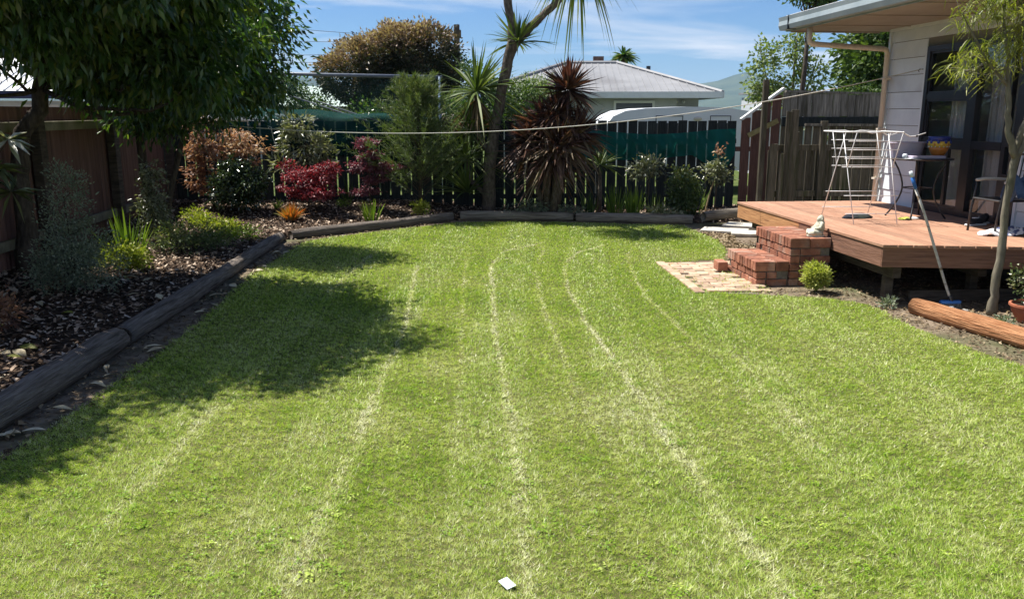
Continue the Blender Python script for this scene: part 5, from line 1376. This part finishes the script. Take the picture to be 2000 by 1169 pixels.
n = 34; P = np.array([0.05, 0, 1.12]) + rng.normal(size=(n, 3)) * [0.06, 0.06, 0.05]
sh_ = leaf_mesh('new_shoot', P, sphere_dirs(rng, n) + [0, 0, 0.4], 0.08, 0.04, rng.random(n), l_salm, o, rng); sh_['kind'] = 'stuff'
MB().tube([(-0.16, 0.02, 0), (-0.08, 0.0, 0.42), (-0.02, 0, 0.62)], 0.014, 6).build('stake', mat('split_stake', (0.30, 0.22, 0.12), (0.40, 0.31, 0.19)), o)
shrub('low_shrub', 'low grey green plant spilling over the pale edging log', 2.62, 14.68, [(0, 0, 0.12, 0.25, 0.14, 0.11), (0.25, 0, 0.08, 0.16, 0.12, 0.08)], 46, 12, 0.05, 0.075, 0.034, l_white, 115, nl=14, inner=0.1, droop=0.0)
shrub('low_shrub', 'dark scrubby plant beneath the bronze cordyline', 0.35, 15.1, [(0, 0, 0.15, 0.45, 0.15, 0.12), (0.6, 0, 0.12, 0.35, 0.15, 0.10)], 70, 14, 0.06, 0.06, 0.025, l_grey, 116, nl=20, inner=0.1)

# fallen leaves lying on the mulch and beside the log
m_fall = mat('fallen_leaf', (0.40, 0.32, 0.18), (0.62, 0.56, 0.40), scale=18, rough=0.7, rnd=0.25)
m_fall_g = mat('fallen_green_leaf', (0.17, 0.19, 0.03), (0.26, 0.25, 0.05), scale=18, rough=0.6, rnd=0.2)
def leaf_me(m):
    mb = MB(); V = []; F = []
    N = 7
    for i in range(N):
        t = i / (N - 1); w_ = 0.021 * math.sin(math.pi * min(0.985, t + 0.03)) ** 0.8
        zc_ = 0.008 * math.sin(t * 3.3)
        V += [(t * 0.09 - 0.045, -w_, zc_ + 0.009), (t * 0.09 - 0.045, 0, zc_), (t * 0.09 - 0.045, w_, zc_ + 0.007)]
    for i in range(N - 1):
        for j in range(2):
            F.append((3 * i + j, 3 * i + j + 1, 3 * i + 4 + j, 3 * i + 3 + j))
    return mb.add(V, F).mesh('fallen_leaf', m, smooth=True)
fme, fmg = leaf_me(m_fall), leaf_me(m_fall_g)
fr_ = random.Random(9)
for k in range(46):
    y = fr_.uniform(4.6, 9.6); x = fr_.uniform(-4.6 - 0.05 * y, -3.42)
    gl = fr_.random() < 0.2
    o = link('fallen_leaf', fmg if gl else fme, None, (x, y, bz(x, y) + 0.018), (fr_.uniform(-.3, .3), fr_.uniform(-.3, .3), fr_.uniform(0, 6.28)))
    s = fr_.uniform(0.9, 1.7); o.scale = (s, s * fr_.uniform(0.8, 1.2), s)
    tag(o, 'yellow green fallen leaf on the dark bark mulch' if gl else 'pale brown fallen leaf on the dark bark mulch', 'leaf', 'fresh leaves fallen on the mulch' if gl else 'dry leaves fallen on the mulch')
for k in range(30):
    y = fr_.uniform(4.6, 11.5); x = np.interp(y, [4.6, 7, 12], [-2.93, -2.97, -3.2]) + fr_.uniform(-0.08, 0.10)
    o = link('fallen_leaf', fme, None, (x, y, 0.016), (fr_.uniform(-.3, .3), fr_.uniform(-.3, .3), fr_.uniform(0, 6.28)))
    s = fr_.uniform(0.9, 1.6); o.scale = (s, s, s)
    tag(o, 'pale brown fallen leaf on the dirt beside the edging log', 'leaf', 'dry leaves between the edging log and the lawn')

# ------------------------------------------------------------------ things on and round the deck
def remesh(o, v=0.006, smooth=6):
    r_ = o.modifiers.new('remesh', 'REMESH'); r_.mode = 'VOXEL'; r_.voxel_size = v; r_.use_smooth_shade = True
    s_ = o.modifiers.new('smooth', 'SMOOTH'); s_.iterations = smooth; s_.factor = 0.5
    return o

# garden statue: small seated figure on the top step
m_stat = mat('pale_cast_stone', (0.46, 0.44, 0.34), (0.60, 0.58, 0.47), scale=14, rough=0.9, spec=0.2, bump=0.3, bscale=40, c3=(0.30, 0.29, 0.20), scale3=8, lo3=0.6, hi3=0.8)
stt = thing('garden_statue', 'small pale stone seated figure statue on the top brick step', 'statue', HL(-2.22, -2.88, 0.531), PA + R(180))
sb = MB()
sb.ball((0.0, 0, 0.045), (0.085, 0.07, 0.05)); sb.ball((-0.045, 0, 0.10), (0.05, 0.058, 0.075)); sb.ball((-0.05, 0, 0.15), (0.042, 0.055, 0.035))
sb.ball((-0.045, 0, 0.188), (0.040, 0.038, 0.044)); sb.ball((-0.05, 0, 0.222), (0.022, 0.022, 0.016)); sb.ball((-0.01, 0, 0.182), (0.012, 0.009, 0.010))
for s in (-1, 1):
    sb.tube([(-0.05, 0.05 * s, 0.155), (-0.02, 0.068 * s, 0.10), (0.035, 0.035 * s, 0.085)], [0.022, 0.020, 0.016], 10)
    sb.tube([(-0.03, 0.045 * s, 0.04), (0.06, 0.07 * s, 0.05), (0.085, 0.01 * s, 0.028)], [0.034, 0.030, 0.020], 10)
    sb.ball((-0.047, 0.039 * s, 0.186), (0.010, 0.007, 0.016))
remesh(sb.build('figure', m_stat, stt, smooth=True), 0.0045, 3)
MB().lathe([(0.095, 0.0), (0.098, 0.008), (0.09, 0.018)], 20).build('base', m_stat, stt)

# drying rack
rk_ = thing('drying_rack', 'white wire folding clothes airer standing open on the deck', 'clothes airer', (0, 0, 0))
m_wire = mat('white_coated_wire', (0.72, 0.72, 0.72), (0.80, 0.80, 0.80), scale=10, rough=0.4)
XL, XR, YC, T0 = 3.91, 4.44, 10.06, DZ
def wire(name, pts, r=0.0055): return MB().tube(pts, r, 6).build(name, m_wire, rk_, smooth=True)
apex = T0 + 1.03
for x in (XL, XR):
    for s in (-1, 1):
        xo = 0.02 * s if x == XL else -0.02 * s
        wire('leg', [(x + (-0.04 if s > 0 else 0.03) * (1 if x == XL else 0), YC + s * 0.42, T0), (x + 0.015 * s, YC, apex)])
        wire('wing_strut', [(x, YC + s * 0.16, T0 + 0.64), (x - 0.03 * s, YC + s * 0.30, apex + 0.02)])
for s in (-1, 1):
    for z in (0.12, 0.32, 0.64):
        y = YC + s * 0.42 * (1 - z / 1.03)
        wire('rung', [(XL - 0.06, y, T0 + z), (XR + 0.04, y, T0 + z)], 0.0045)
    for z in (0.74, 0.84, 0.94):
        y = YC + s * (0.16 + 0.14 * (z - 0.64) / 0.40)
        wire('rung', [(XL - 0.05, y, T0 + z), (XR + 0.03, y, T0 + z)], 0.0045)
    y = YC + s * 0.30
    wire('top_rail', [(XL - 0.14, y, apex + 0.015), (XL + 0.12, y, apex + 0.02), (XL + 0.2, y, apex + 0.0), (XL + 0.3, y, apex + 0.02), (XR + 0.02, y, apex + 0.01), (XR + 0.10, y, apex - 0.035), (XR + 0.17, y, apex - 0.03), (XR + 0.28, y, apex + 0.005)], 0.0065)
for k in range(5):
    y = YC - 0.30 + 0.15 * k
    wire('hanging_rod', [(XL - 0.12, y, apex + 0.012), (XR + 0.03, y, apex + 0.008)], 0.004)
for x in (XL - 0.13, XR + 0.03):
    wire('end_rod', [(x, YC - 0.30, apex + 0.013), (x, YC + 0.30, apex + 0.013)], 0.006)
MB().ball((XR + 0.18, YC - 0.30, apex - 0.03), 0.014).build('catch', m_black, rk_, smooth=True)

# bistro table
TC = (4.98, 10.36); TZ = DZ + 0.72
tb = thing('bistro_table', 'round black metal bistro table with curved legs on the deck', 'table', (TC[0], TC[1], DZ))
MB().lathe([(0.34, 0.70), (0.365, 0.705), (0.37, 0.715), (0.36, 0.722), (0.30, 0.722)], 36).build('table_top', m_blackmetal, tb)
for k in range(4):
    a = R(45 + 90 * k + 12)
    pts = []
    for i in range(13):
        t = i / 12; z = 0.70 * (1 - t)
        r_ = 0.16 + 0.15 * abs(2 * t - 1) ** 1.7 + (0.03 * t)
        pts.append((math.cos(a) * r_, math.sin(a) * r_, z))
    MB().tube(pts, 0.011, 8).build('leg', m_blackmetal, tb, smooth=True)
ring = [(0.165 * math.cos(R(15 * i)), 0.165 * math.sin(R(15 * i)), 0.36) for i in range(25)]
MB().tube(ring, 0.008, 6, cap=False).build('ring', m_blackmetal, tb, smooth=True)

m_lav = mat('lavender_plastic', (0.42, 0.38, 0.48), (0.47, 0.43, 0.53), scale=3, rough=0.4)
tub = MB()
prof = [(0.15, 0.0), (0.185, 0.17), (0.20, 0.175), (0.195, 0.185), (0.178, 0.178), (0.145, 0.012)]
tub.lathe(prof, 28)
o = tub.build('plastic_tub', m_lav, None, smooth=False, loc=(TC[0] - 0.10, TC[1] + 0.17, TZ + 0.003)); o.scale = (1.15, 0.62, 1.0)
tag(o, 'lavender plastic tub standing on the bistro table', 'tub')
o = MB().box(-0.20, 0.20, -0.07, 0.07, 0, 0.035).build('plastic_tray', m_lav, None, bevel=0.008, loc=(TC[0] - 0.02, TC[1] - 0.19, TZ + 0.003))
tag(o, 'flat lavender plastic tray on the table in front of the tub', 'tray')
pot = thing('ceramic_pot', 'hand painted blue yellow and orange ceramic pot on the table', 'pot', (TC[0] + 0.19, TC[1] - 0.03, TZ + 0.003))
m_pr = mat('painted_orange', (0.50, 0.17, 0.025), (0.58, 0.22, 0.04), scale=12, rough=0.3, spec=0.5)
m_py = mat('painted_yellow', (0.62, 0.40, 0.04), (0.68, 0.46, 0.07), scale=12, rough=0.3, spec=0.5)
m_pb = mat('painted_blue', (0.02, 0.035, 0.20), (0.03, 0.05, 0.28), scale=12, rough=0.3, spec=0.5)
m_terra = mat('terracotta', (0.30, 0.095, 0.05), (0.38, 0.13, 0.07), scale=8, rough=0.8, bump=0.2)
MB().lathe([(0.085, 0), (0.095, 0.028), (0.085, 0.03)], 24).build('saucer', m_terra, pot)
MB().lathe([(0.062, 0.031), (0.075, 0.04), (0.10, 0.09), (0.115, 0.13)], 28).build('pot_base', m_pr, pot, smooth=True)
MB().lathe([(0.1152, 0.13), (0.122, 0.175), (0.123, 0.20)], 28).build('pot_band', m_py, pot, smooth=True)
MB().lathe([(0.1235, 0.20), (0.121, 0.235), (0.125, 0.25), (0.12, 0.256), (0.108, 0.25), (0.106, 0.2)], 28).build('pot_rim', m_pb, pot, smooth=True)
for k in range(16):
    a = 6.283 * k / 16
    MB().ball((0.1165 * math.cos(a), 0.1165 * math.sin(a), 0.137), (0.008, 0.008, 0.008), 8, 6).build('painted_dot', m_white, pot, smooth=True)
for k in range(9):
    a = 6.283 * k / 9
    MB().ball((0.1195 * math.cos(a), 0.1195 * math.sin(a), 0.195), (0.020, 0.020, 0.024), 10, 6).build('painted_petal', m_pb, pot, smooth=True)
    MB().ball((0.1165 * math.cos(a + 0.35), 0.1165 * math.sin(a + 0.35), 0.165), (0.013, 0.013, 0.018), 10, 6).build('painted_petal', m_pr if k % 2 else m_py, pot, smooth=True)
cupm = MB().lathe([(0.018, 0), (0.026, 0.01), (0.03, 0.035), (0.024, 0.05), (0.012, 0.055)], 14)
tag(cupm.build('small_jar', m_white, None, smooth=True, loc=(TC[0] - 0.25, TC[1] - 0.12, TZ + 0.003)), 'tiny white jar near the table edge', 'jar')
tag(MB().box(-0.09, 0.09, -0.05, 0.05, 0, 0.006).build('paper_sheet', m_white, None, loc=(TC[0] - 0.19, TC[1] - 0.22, TZ + 0.003), rot=(0, 0, 0.3)), 'white folded paper on the table beside the tray', 'paper')

# cloth heaps
def heap(name, label, cat, loc, rx, ry, h, m, seed, n=40, rz=0.0):
    rng = np.random.default_rng(seed)
    ph = rng.random((6, 3)) * 6; f = rng.normal(size=(6, 2)) * 3.2
    V = []; 
    for j in range(n + 1):
        for i in range(n + 1):
            u, v = i / n * 2 - 1, j / n * 2 - 1
            rr = math.hypot(u, v)
            q = sum(math.sin(f[k, 0] * u * 1.4 + f[k, 1] * v * 1.4 + ph[k, 0]) for k in range(6)) / 6
            e = max(0, 1 - rr ** 2.2 * (1 + 0.35 * math.sin(3 * math.atan2(v, u) + ph[0, 1])))
            z = h * e ** 0.6 * (0.75 + 0.55 * q) if e > 0 else 0.0
            sc_ = 1 if e > 0 else (1 / max(rr, 1e-3)) * 0.92
            V.append((u * rx * min(1, sc_), v * ry * min(1, sc_), max(0.002, z)))
    F = [(j * (n + 1) + i, j * (n + 1) + i + 1, (j + 1) * (n + 1) + i + 1, (j + 1) * (n + 1) + i) for j in range(n) for i in range(n)]
    o = np_mesh(name, np.array(V), np.array(F), m, smooth=True)
    o.location = loc; o.rotation_euler = (0, 0, rz)
    return tag(o, label, cat)
m_navy = mat('dark_cloth', (0.018, 0.02, 0.035), (0.05, 0.055, 0.06), scale=14, rough=0.95, spec=0.1, c3=(0.05, 0.065, 0.05), scale3=4)
heap('cloth_heap', 'dark crumpled cloth lying on the deck under the airer', 'cloth', (4.22, 10.28, DZ + 0.003), 0.19, 0.11, 0.06, m_navy, 1, rz=0.1)
heap('dish_cloth', 'yellow green cloth scrap on the deck beside the table leg', 'cloth', (4.75, 10.12, DZ + 0.003), 0.085, 0.06, 0.028, mat('yellow_green_cloth', (0.36, 0.40, 0.05), (0.48, 0.48, 0.12), scale=12, rough=0.9), 2)
heap('white_rag', 'small white rag on the deck beside the yellow green cloth', 'cloth', (4.89, 10.20, DZ + 0.003), 0.07, 0.04, 0.02, mat('white_rag', (0.55, 0.55, 0.52), (0.66, 0.66, 0.63), scale=12, rough=0.9), 3)
m_towel = mat('blue_and_white_towel', (0.62, 0.63, 0.66), (0.70, 0.71, 0.73), scale=5, rough=0.95, spec=0.1, c3=(0.08, 0.10, 0.20), scale3=14, lo3=0.48, hi3=0.54)
heap('towel_heap', 'blue patterned towel heaped on the deck beside the chair', 'towel', (5.34, 8.82, DZ + 0.003), 0.24, 0.13, 0.10, m_towel, 4)
heap('towel_heap', 'plain white towel lying beside the patterned towel', 'towel', (5.05, 8.78, DZ + 0.003), 0.15, 0.09, 0.075, mat('white_towel', (0.68, 0.68, 0.70), (0.76, 0.76, 0.77), scale=8, rough=0.95), 5)

# shoes by the door
m_shoe = mat('black_shoe', (0.015, 0.015, 0.018), (0.035, 0.035, 0.04), scale=20, rough=0.6)
def shoe(label, loc, rz):
    o = thing('shoe', label, 'shoe', loc, rz, 'pair of shoes by the door')
    b_ = MB(); b_.ball((0.07, 0, 0.045), (0.075, 0.042, 0.038)); b_.ball((-0.04, 0, 0.055), (0.085, 0.038, 0.045)); b_.ball((-0.09, 0, 0.075), (0.045, 0.034, 0.05))
    remesh(b_.build('upper', m_shoe, o, smooth=True), 0.006, 4)
    MB().box(-0.13, 0.14, -0.042, 0.042, 0.0, 0.022).build('sole', m_white, o, bevel=0.012)
    MB().box(-0.03, 0.05, -0.02, 0.02, 0.085, 0.092).build('laces', m_white, o)
shoe('black shoe with white sole lying on the deck by the door', (5.30, 9.55, DZ + 0.002), R(200))
shoe('black shoe with white sole lying on the deck by the door', (5.42, 9.66, DZ + 0.002), R(215))

# patio chair with denim draped over it
ch = thing('patio_chair', 'black metal patio chair with pale armrest on the deck', 'chair', (5.27, 9.0, DZ), R(8))
ch.scale = (0.95, 0.95, 0.86)
for (sx, sy) in ((-1, -1), (-1, 1), (1, -1), (1, 1)):
    if sx < 0: pts = [(sx * 0.25, sy * 0.22, 0), (sx * 0.235, sy * 0.225, 0.25), (sx * 0.20, sy * 0.23, 0.5), (sx * 0.19, sy * 0.23, 0.62)]
    else: pts = [(sx * 0.26, sy * 0.22, 0), (sx * 0.22, sy * 0.22, 0.45), (sx * 0.28, sy * 0.22, 0.95)]
    MB().tube(pts, 0.013, 8).build('leg', m_blackmetal, ch, smooth=True)
for sy in (-1, 1):
    MB().tube([(-0.20, sy * 0.23, 0.635), (-0.10, sy * 0.235, 0.65), (0.08, sy * 0.235, 0.645), (0.25, sy * 0.225, 0.63)], 0.02, 10).build('armrest', mat('pale_armrest_%d' % sy, (0.48, 0.46, 0.42), (0.56, 0.54, 0.50), rough=0.5), ch, smooth=True)
MB().box(-0.24, 0.24, -0.22, 0.22, 0.40, 0.425).build('seat', m_blackmetal, ch, bevel=0.01)
for k in range(7):
    y = -0.19 + k * 0.063
    MB().tube([(0.225, y, 0.43), (0.25, y, 0.7), (0.28, y, 0.94)], 0.007, 6).build('back_slat', m_blackmetal, ch)
MB().tube([(0.28, -0.22, 0.95), (0.285, 0, 0.965), (0.28, 0.22, 0.95)], 0.013, 8).build('back_rail', m_blackmetal, ch)
m_denim = mat('blue_denim', (0.035, 0.065, 0.14), (0.075, 0.12, 0.22), scale=10, rough=0.9, spec=0.1, bump=0.3, bscale=60, c3=(0.13, 0.18, 0.28), scale3=5)
rngd = np.random.default_rng(77)
def den(u, v):
    # a garment thrown over the armrest and seat, hanging down in folds
    x = -0.15 + 0.58 * u
    s = v * 2 - 1
    y = -0.235 - 0.03 * math.sin(u * 9) + 0.10 * s - (0.06 if s < 0 else 0) * abs(s)
    drop = abs(s) ** 1.3 * (0.26 + 0.10 * math.sin(u * 5 + 1) - 0.12 * (1 - u))
    z = 0.63 - drop + 0.025 * math.sin(u * 13 + v * 4) + 0.012 * math.sin(u * 29)
    return (x, y + 0.02 * math.sin(v * 9 + u * 17), z)
dn = sheet('denim_garment', den, 50, 30, m_denim)
dn.location = (5.25, 8.98, DZ); dn.rotation_euler = (0, 0, R(8))
sol = dn.modifiers.new('thickness', 'SOLIDIFY'); sol.thickness = 0.012
tag(dn, 'blue denim garment draped over the chair arm', 'garment')

# broom leaning on the deck edge
br = thing('broom', 'broom with blue head leaning against the deck edge', 'broom', (4.27, 7.98, 0))
m_stick = mat('worn_painted_stick', (0.42, 0.40, 0.36), (0.58, 0.56, 0.52), scale=14, rough=0.7, stretch=(1, 1, 2), c3=(0.20, 0.14, 0.09), scale3=9, lo3=0.55, hi3=0.6)
m_blue = mat('blue_plastic', (0.03, 0.13, 0.42), (0.04, 0.16, 0.48), scale=5, rough=0.35)
MB().tube([(0.0, 0, 0.10), (-0.06, 0.01, 0.25), (-0.20, 0.03, 0.62), (-0.32, 0.06, 0.95), (-0.42, 0.08, 1.18)], 0.0125, 10).build('handle', m_stick, br, smooth=True)
MB().tube([(-0.415, 0.08, 1.17), (-0.455, 0.085, 1.28)], 0.017, 10).build('grip', m_blue, br, smooth=True)
MB().tube([(-0.455, 0.085, 1.28), (-0.475, 0.088, 1.335)], 0.0165, 10).build('grip_cap', m_white, br, smooth=True)
MB().tube([(0.01, 0, 0.095), (-0.012, 0.0, 0.145)], 0.02, 10).build('socket', m_black, br)
MB().box(-0.10, 0.10, -0.022, 0.022, 0.065, 0.098).build('head', m_blue, br, bevel=0.008)
rng = np.random.default_rng(120); n = 420
P = np.stack([rng.uniform(-0.095, 0.095, n), rng.uniform(-0.018, 0.018, n), np.full(n, 0.066)], 1)
blade_mesh('bristles', P, np.stack([rng.normal(size=n) * 0.12 + P[:, 0] * 2, rng.normal(size=n) * 0.15, -np.ones(n)], 1), 0.062, 0.004, 0.0, rng.random(n), leafmat('grey_bristle', [(0.10, 0.10, 0.11), (0.30, 0.29, 0.28)], 0.0), br, rng, seg=2)

# slender tree beside the deck
rng = np.random.default_rng(131)
st_ = thing('slender_tree', 'slender grey trunked tree with drooping lime foliage beside the deck', 'tree', (4.56, 7.76, 0))
l_gold = leafmat('drooping_lime_leaf', [(0.09, 0.13, 0.02), (0.16, 0.20, 0.03), (0.26, 0.29, 0.055), (0.36, 0.36, 0.10)], trans=0.4, rough=0.45)
stems = [[(0.0, 0, 0, 0.044), (-0.005, 0, 0.25, 0.038), (0.012, 0, 0.8, 0.036), (0.03, 0, 1.35, 0.034), (0.03, 0, 1.52, 0.036)],
         [(0.03, 0, 1.48, 0.034), (-0.06, 0, 1.72, 0.028), (-0.09, 0.02, 2.0, 0.024), (-0.13, 0.03, 2.35, 0.018), (-0.25, 0, 2.8, 0.010)],
         [(0.03, 0, 1.48, 0.030), (0.07, 0.02, 1.75, 0.024), (0.15, 0.02, 1.98, 0.022), (0.13, 0, 2.25, 0.018), (-0.02, 0, 2.55, 0.014), (-0.12, 0, 3.0, 0.008)],
         [(0.04, 0, 1.5, 0.028), (0.18, 0.05, 1.8, 0.022), (0.30, 0.05, 2.2, 0.018), (0.45, 0, 2.8, 0.01)],
         [(-0.09, 0.02, 2.1, 0.014), (-0.32, 0, 2.32, 0.012), (-0.48, 0, 2.55, 0.009), (-0.62, -0.05, 2.72, 0.005)]]
ells = [(-0.45, 0.0, 2.34, 0.34, 0.35, 0.18), (-0.15, 0.0, 2.45, 0.42, 0.4, 0.34), (0.25, 0.05, 2.6, 0.45, 0.45, 0.40), (-0.25, 0, 2.9, 0.55, 0.5, 0.35), (0.4, 0.1, 2.25, 0.3, 0.3, 0.22), (0.3, 0, 3.1, 0.6, 0.6, 0.35)]
C, dC = clusters(rng, ells, 200, 0.15)
k = 16; P = np.repeat(C, k, 0) + rng.normal(size=(200 * k, 3)) * [0.05, 0.05, 0.035]
a = rng.random(200 * k) * 6.283
D = np.stack([np.cos(a) * 0.8 - 0.15, np.sin(a) * 0.8, rng.normal(size=200 * k) * 0.35 + 0.05], 1)
blade_mesh('crown', P, D, 0.09 + 0.06 * rng.random(len(P)), 0.010, 0.45 + 0.5 * rng.random(len(P)), rng.random(len(P)) * 0.6 + np.repeat(rng.random(200), k) * 0.4, l_gold, st_, rng, seg=4, bend=1.6)
trunk_mesh('trunk', st_, rng, stems, m_bark_pale, C, 70, 0.008, 10)

# box ball
shrub('box_ball', 'small clipped yellow green box ball in front of the brick steps', 3.25, 8.80, [(0, 0, 0.19, 0.125, 0.125, 0.115)], 170, 20, 0.022, 0.030, 0.017, leafmat('golden_box_leaf', [(0.10, 0.15, 0.03), (0.26, 0.31, 0.06), (0.45, 0.47, 0.13), (0.58, 0.58, 0.24)], 0.4, 0.5), 141, nl=20, rl=0.010, inner=0.6, droop=-0.4, out=0.9, tintf=lambda P, t, d: np.clip(0.2 + 0.8 * t, 0, 1))
bpy.data.objects['box_ball'].location.z = 0

# terracotta bowl with succulent and turtle ornament
tp = thing('planter_bowl', 'shallow terracotta bowl planter on the dirt by the slender tree', 'planter', (4.78, 7.50, 0))
MB().lathe([(0.12, 0.0), (0.175, 0.10), (0.185, 0.145), (0.20, 0.15), (0.20, 0.17), (0.18, 0.172), (0.17, 0.14)], 32).build('bowl', m_terra, tp)
MB().lathe([(0.0, 0.148), (0.172, 0.145)], 24).build('soil', m_bed, tp)
shrub('jade_plant', 'small leaved shrubby succulent growing in the terracotta bowl', 4.80, 7.52, [(0.0, 0, 0.22, 0.20, 0.16, 0.16), (-0.12, 0, 0.30, 0.12, 0.1, 0.09), (0.12, 0, 0.36, 0.16, 0.14, 0.12)], 110, 9, 0.03, 0.030, 0.020, leafmat('jade_leaf', [(0.03, 0.055, 0.018), (0.06, 0.095, 0.028), (0.13, 0.15, 0.05), (0.34, 0.30, 0.22)], 0.15, 0.35, 0.5), 142, nl=70, rl=0.012, cat='plant', inner=0.3, droop=-0.3)
bpy.data.objects['jade_plant'].location.z = 0.146
tu = thing('turtle_ornament', 'tiny pale turtle ornament sitting in the terracotta bowl', 'ornament', (4.70, 7.38, 0.16))
t_ = MB(); t_.ball((0, 0, 0.018), (0.045, 0.038, 0.03)); t_.tube([(-0.035, 0, 0.015), (-0.06, 0, 0.035), (-0.072, 0, 0.045)], [0.012, 0.010, 0.012], 8); t_.ball((-0.078, 0, 0.047), (0.016, 0.012, 0.012))
for (sx, sy) in ((-1, -1), (-1, 1), (1, -1), (1, 1)): t_.ball((sx * 0.03, sy * 0.034, 0.004), (0.014, 0.012, 0.007))
remesh(t_.build('turtle', mat('pale_ceramic', (0.45, 0.42, 0.40), (0.56, 0.53, 0.50), scale=30, rough=0.5), tu, smooth=True), 0.004, 2)

# stones and small weeds by the orange log
m_stone = mat('pale_stone', (0.36, 0.34, 0.31), (0.56, 0.54, 0.50), scale=12, rough=0.9, bump=0.4, rnd=0.2)
sr = random.Random(3)
def stone_me(seed):
    r_ = random.Random(seed); b_ = MB().ball((0, 0, 0.4), (1, 0.8, 0.55), 10, 7)
    ph = [r_.uniform(0, 6) for _ in range(3)]
    b_.v = [tuple(c * (1 + 0.13 * math.sin(3 * v[0] + ph[0]) + 0.1 * math.sin(4 * v[1] + 3 * v[2] + ph[1])) for c in v) for v in b_.v]
    return b_.mesh('stone', m_stone, smooth=True)
smes = [stone_me(i) for i in range(3)]
for k in range(16):
    t = sr.random(); x = 4.15 + t * 0.55 + sr.uniform(-0.05, 0.16); y = 7.95 - t * 1.3 + sr.uniform(-0.08, 0.15)
    s = sr.uniform(0.018, 0.038)
    o = link('stone', smes[k % 3], None, (x, y, 0), (0, 0, sr.uniform(0, 6))); o.scale = (s, s, s)
    tag(o, 'small pale stone on the dirt behind the orange log', 'stone', 'stones behind the orange log')
o = heap('plastic_bag', 'crumpled pale plastic bag behind the end of the orange log', 'bag', (4.20, 7.84, 0.003), 0.07, 0.05, 0.08, mat('clear_plastic', (0.50, 0.53, 0.56), (0.64, 0.66, 0.68), scale=20, rough=0.25, spec=0.6), 9)
GW = [(3.70, 8.05, 'tiny grey green weed at the end of the orange log'), (4.42, 7.30, 'small pale weed between the orange log and the slender tree'), (4.62, 6.85, 'leafy weed below the terracotta bowl')]
for k, (x, y, lab) in enumerate(GW):
    o = shrub('weed', lab, x, y, [(0, 0, 0.05, 0.07, 0.06, 0.045)], 16, 9, 0.02, 0.045, 0.016, l_grey if k < 2 else l_lime, 150 + k, nl=6, rl=0.005, cat='weed', inner=0.1, droop=-0.4)
    o.location.z = 0.0

# white plant tag on the lawn
o = MB().box(-0.022, 0.022, -0.032, 0.032, 0.0, 0.0015).build('plant_tag', m_white, None, loc=(-0.02, 3.07, 0.022), rot=(R(6), R(-5), R(35)))
tag(o, 'small white plastic tag lying on the lawn', 'tag')

# ------------------------------------------------------------------ the air: far hills fade to blue
hz = MB().box(-5200, 5200, -300, 5200, -1.0, 205)
m_haze = bpy.data.materials.new('haze_air'); m_haze.use_nodes = True
ntz = m_haze.node_tree
ntz.nodes.remove(ntz.nodes['Principled BSDF'])
pv = ntz.nodes.new('ShaderNodeVolumePrincipled')
pv.inputs['Color'].default_value = (0.5, 0.7, 1.0, 1)
pv.inputs['Density'].default_value = 0.00013
ntz.links.new(pv.outputs[0], ntz.nodes['Material Output'].inputs['Volume'])
tag(hz.build('haze', m_haze), 'thin blue haze in the air in front of the hills', 'haze', kind='stuff')
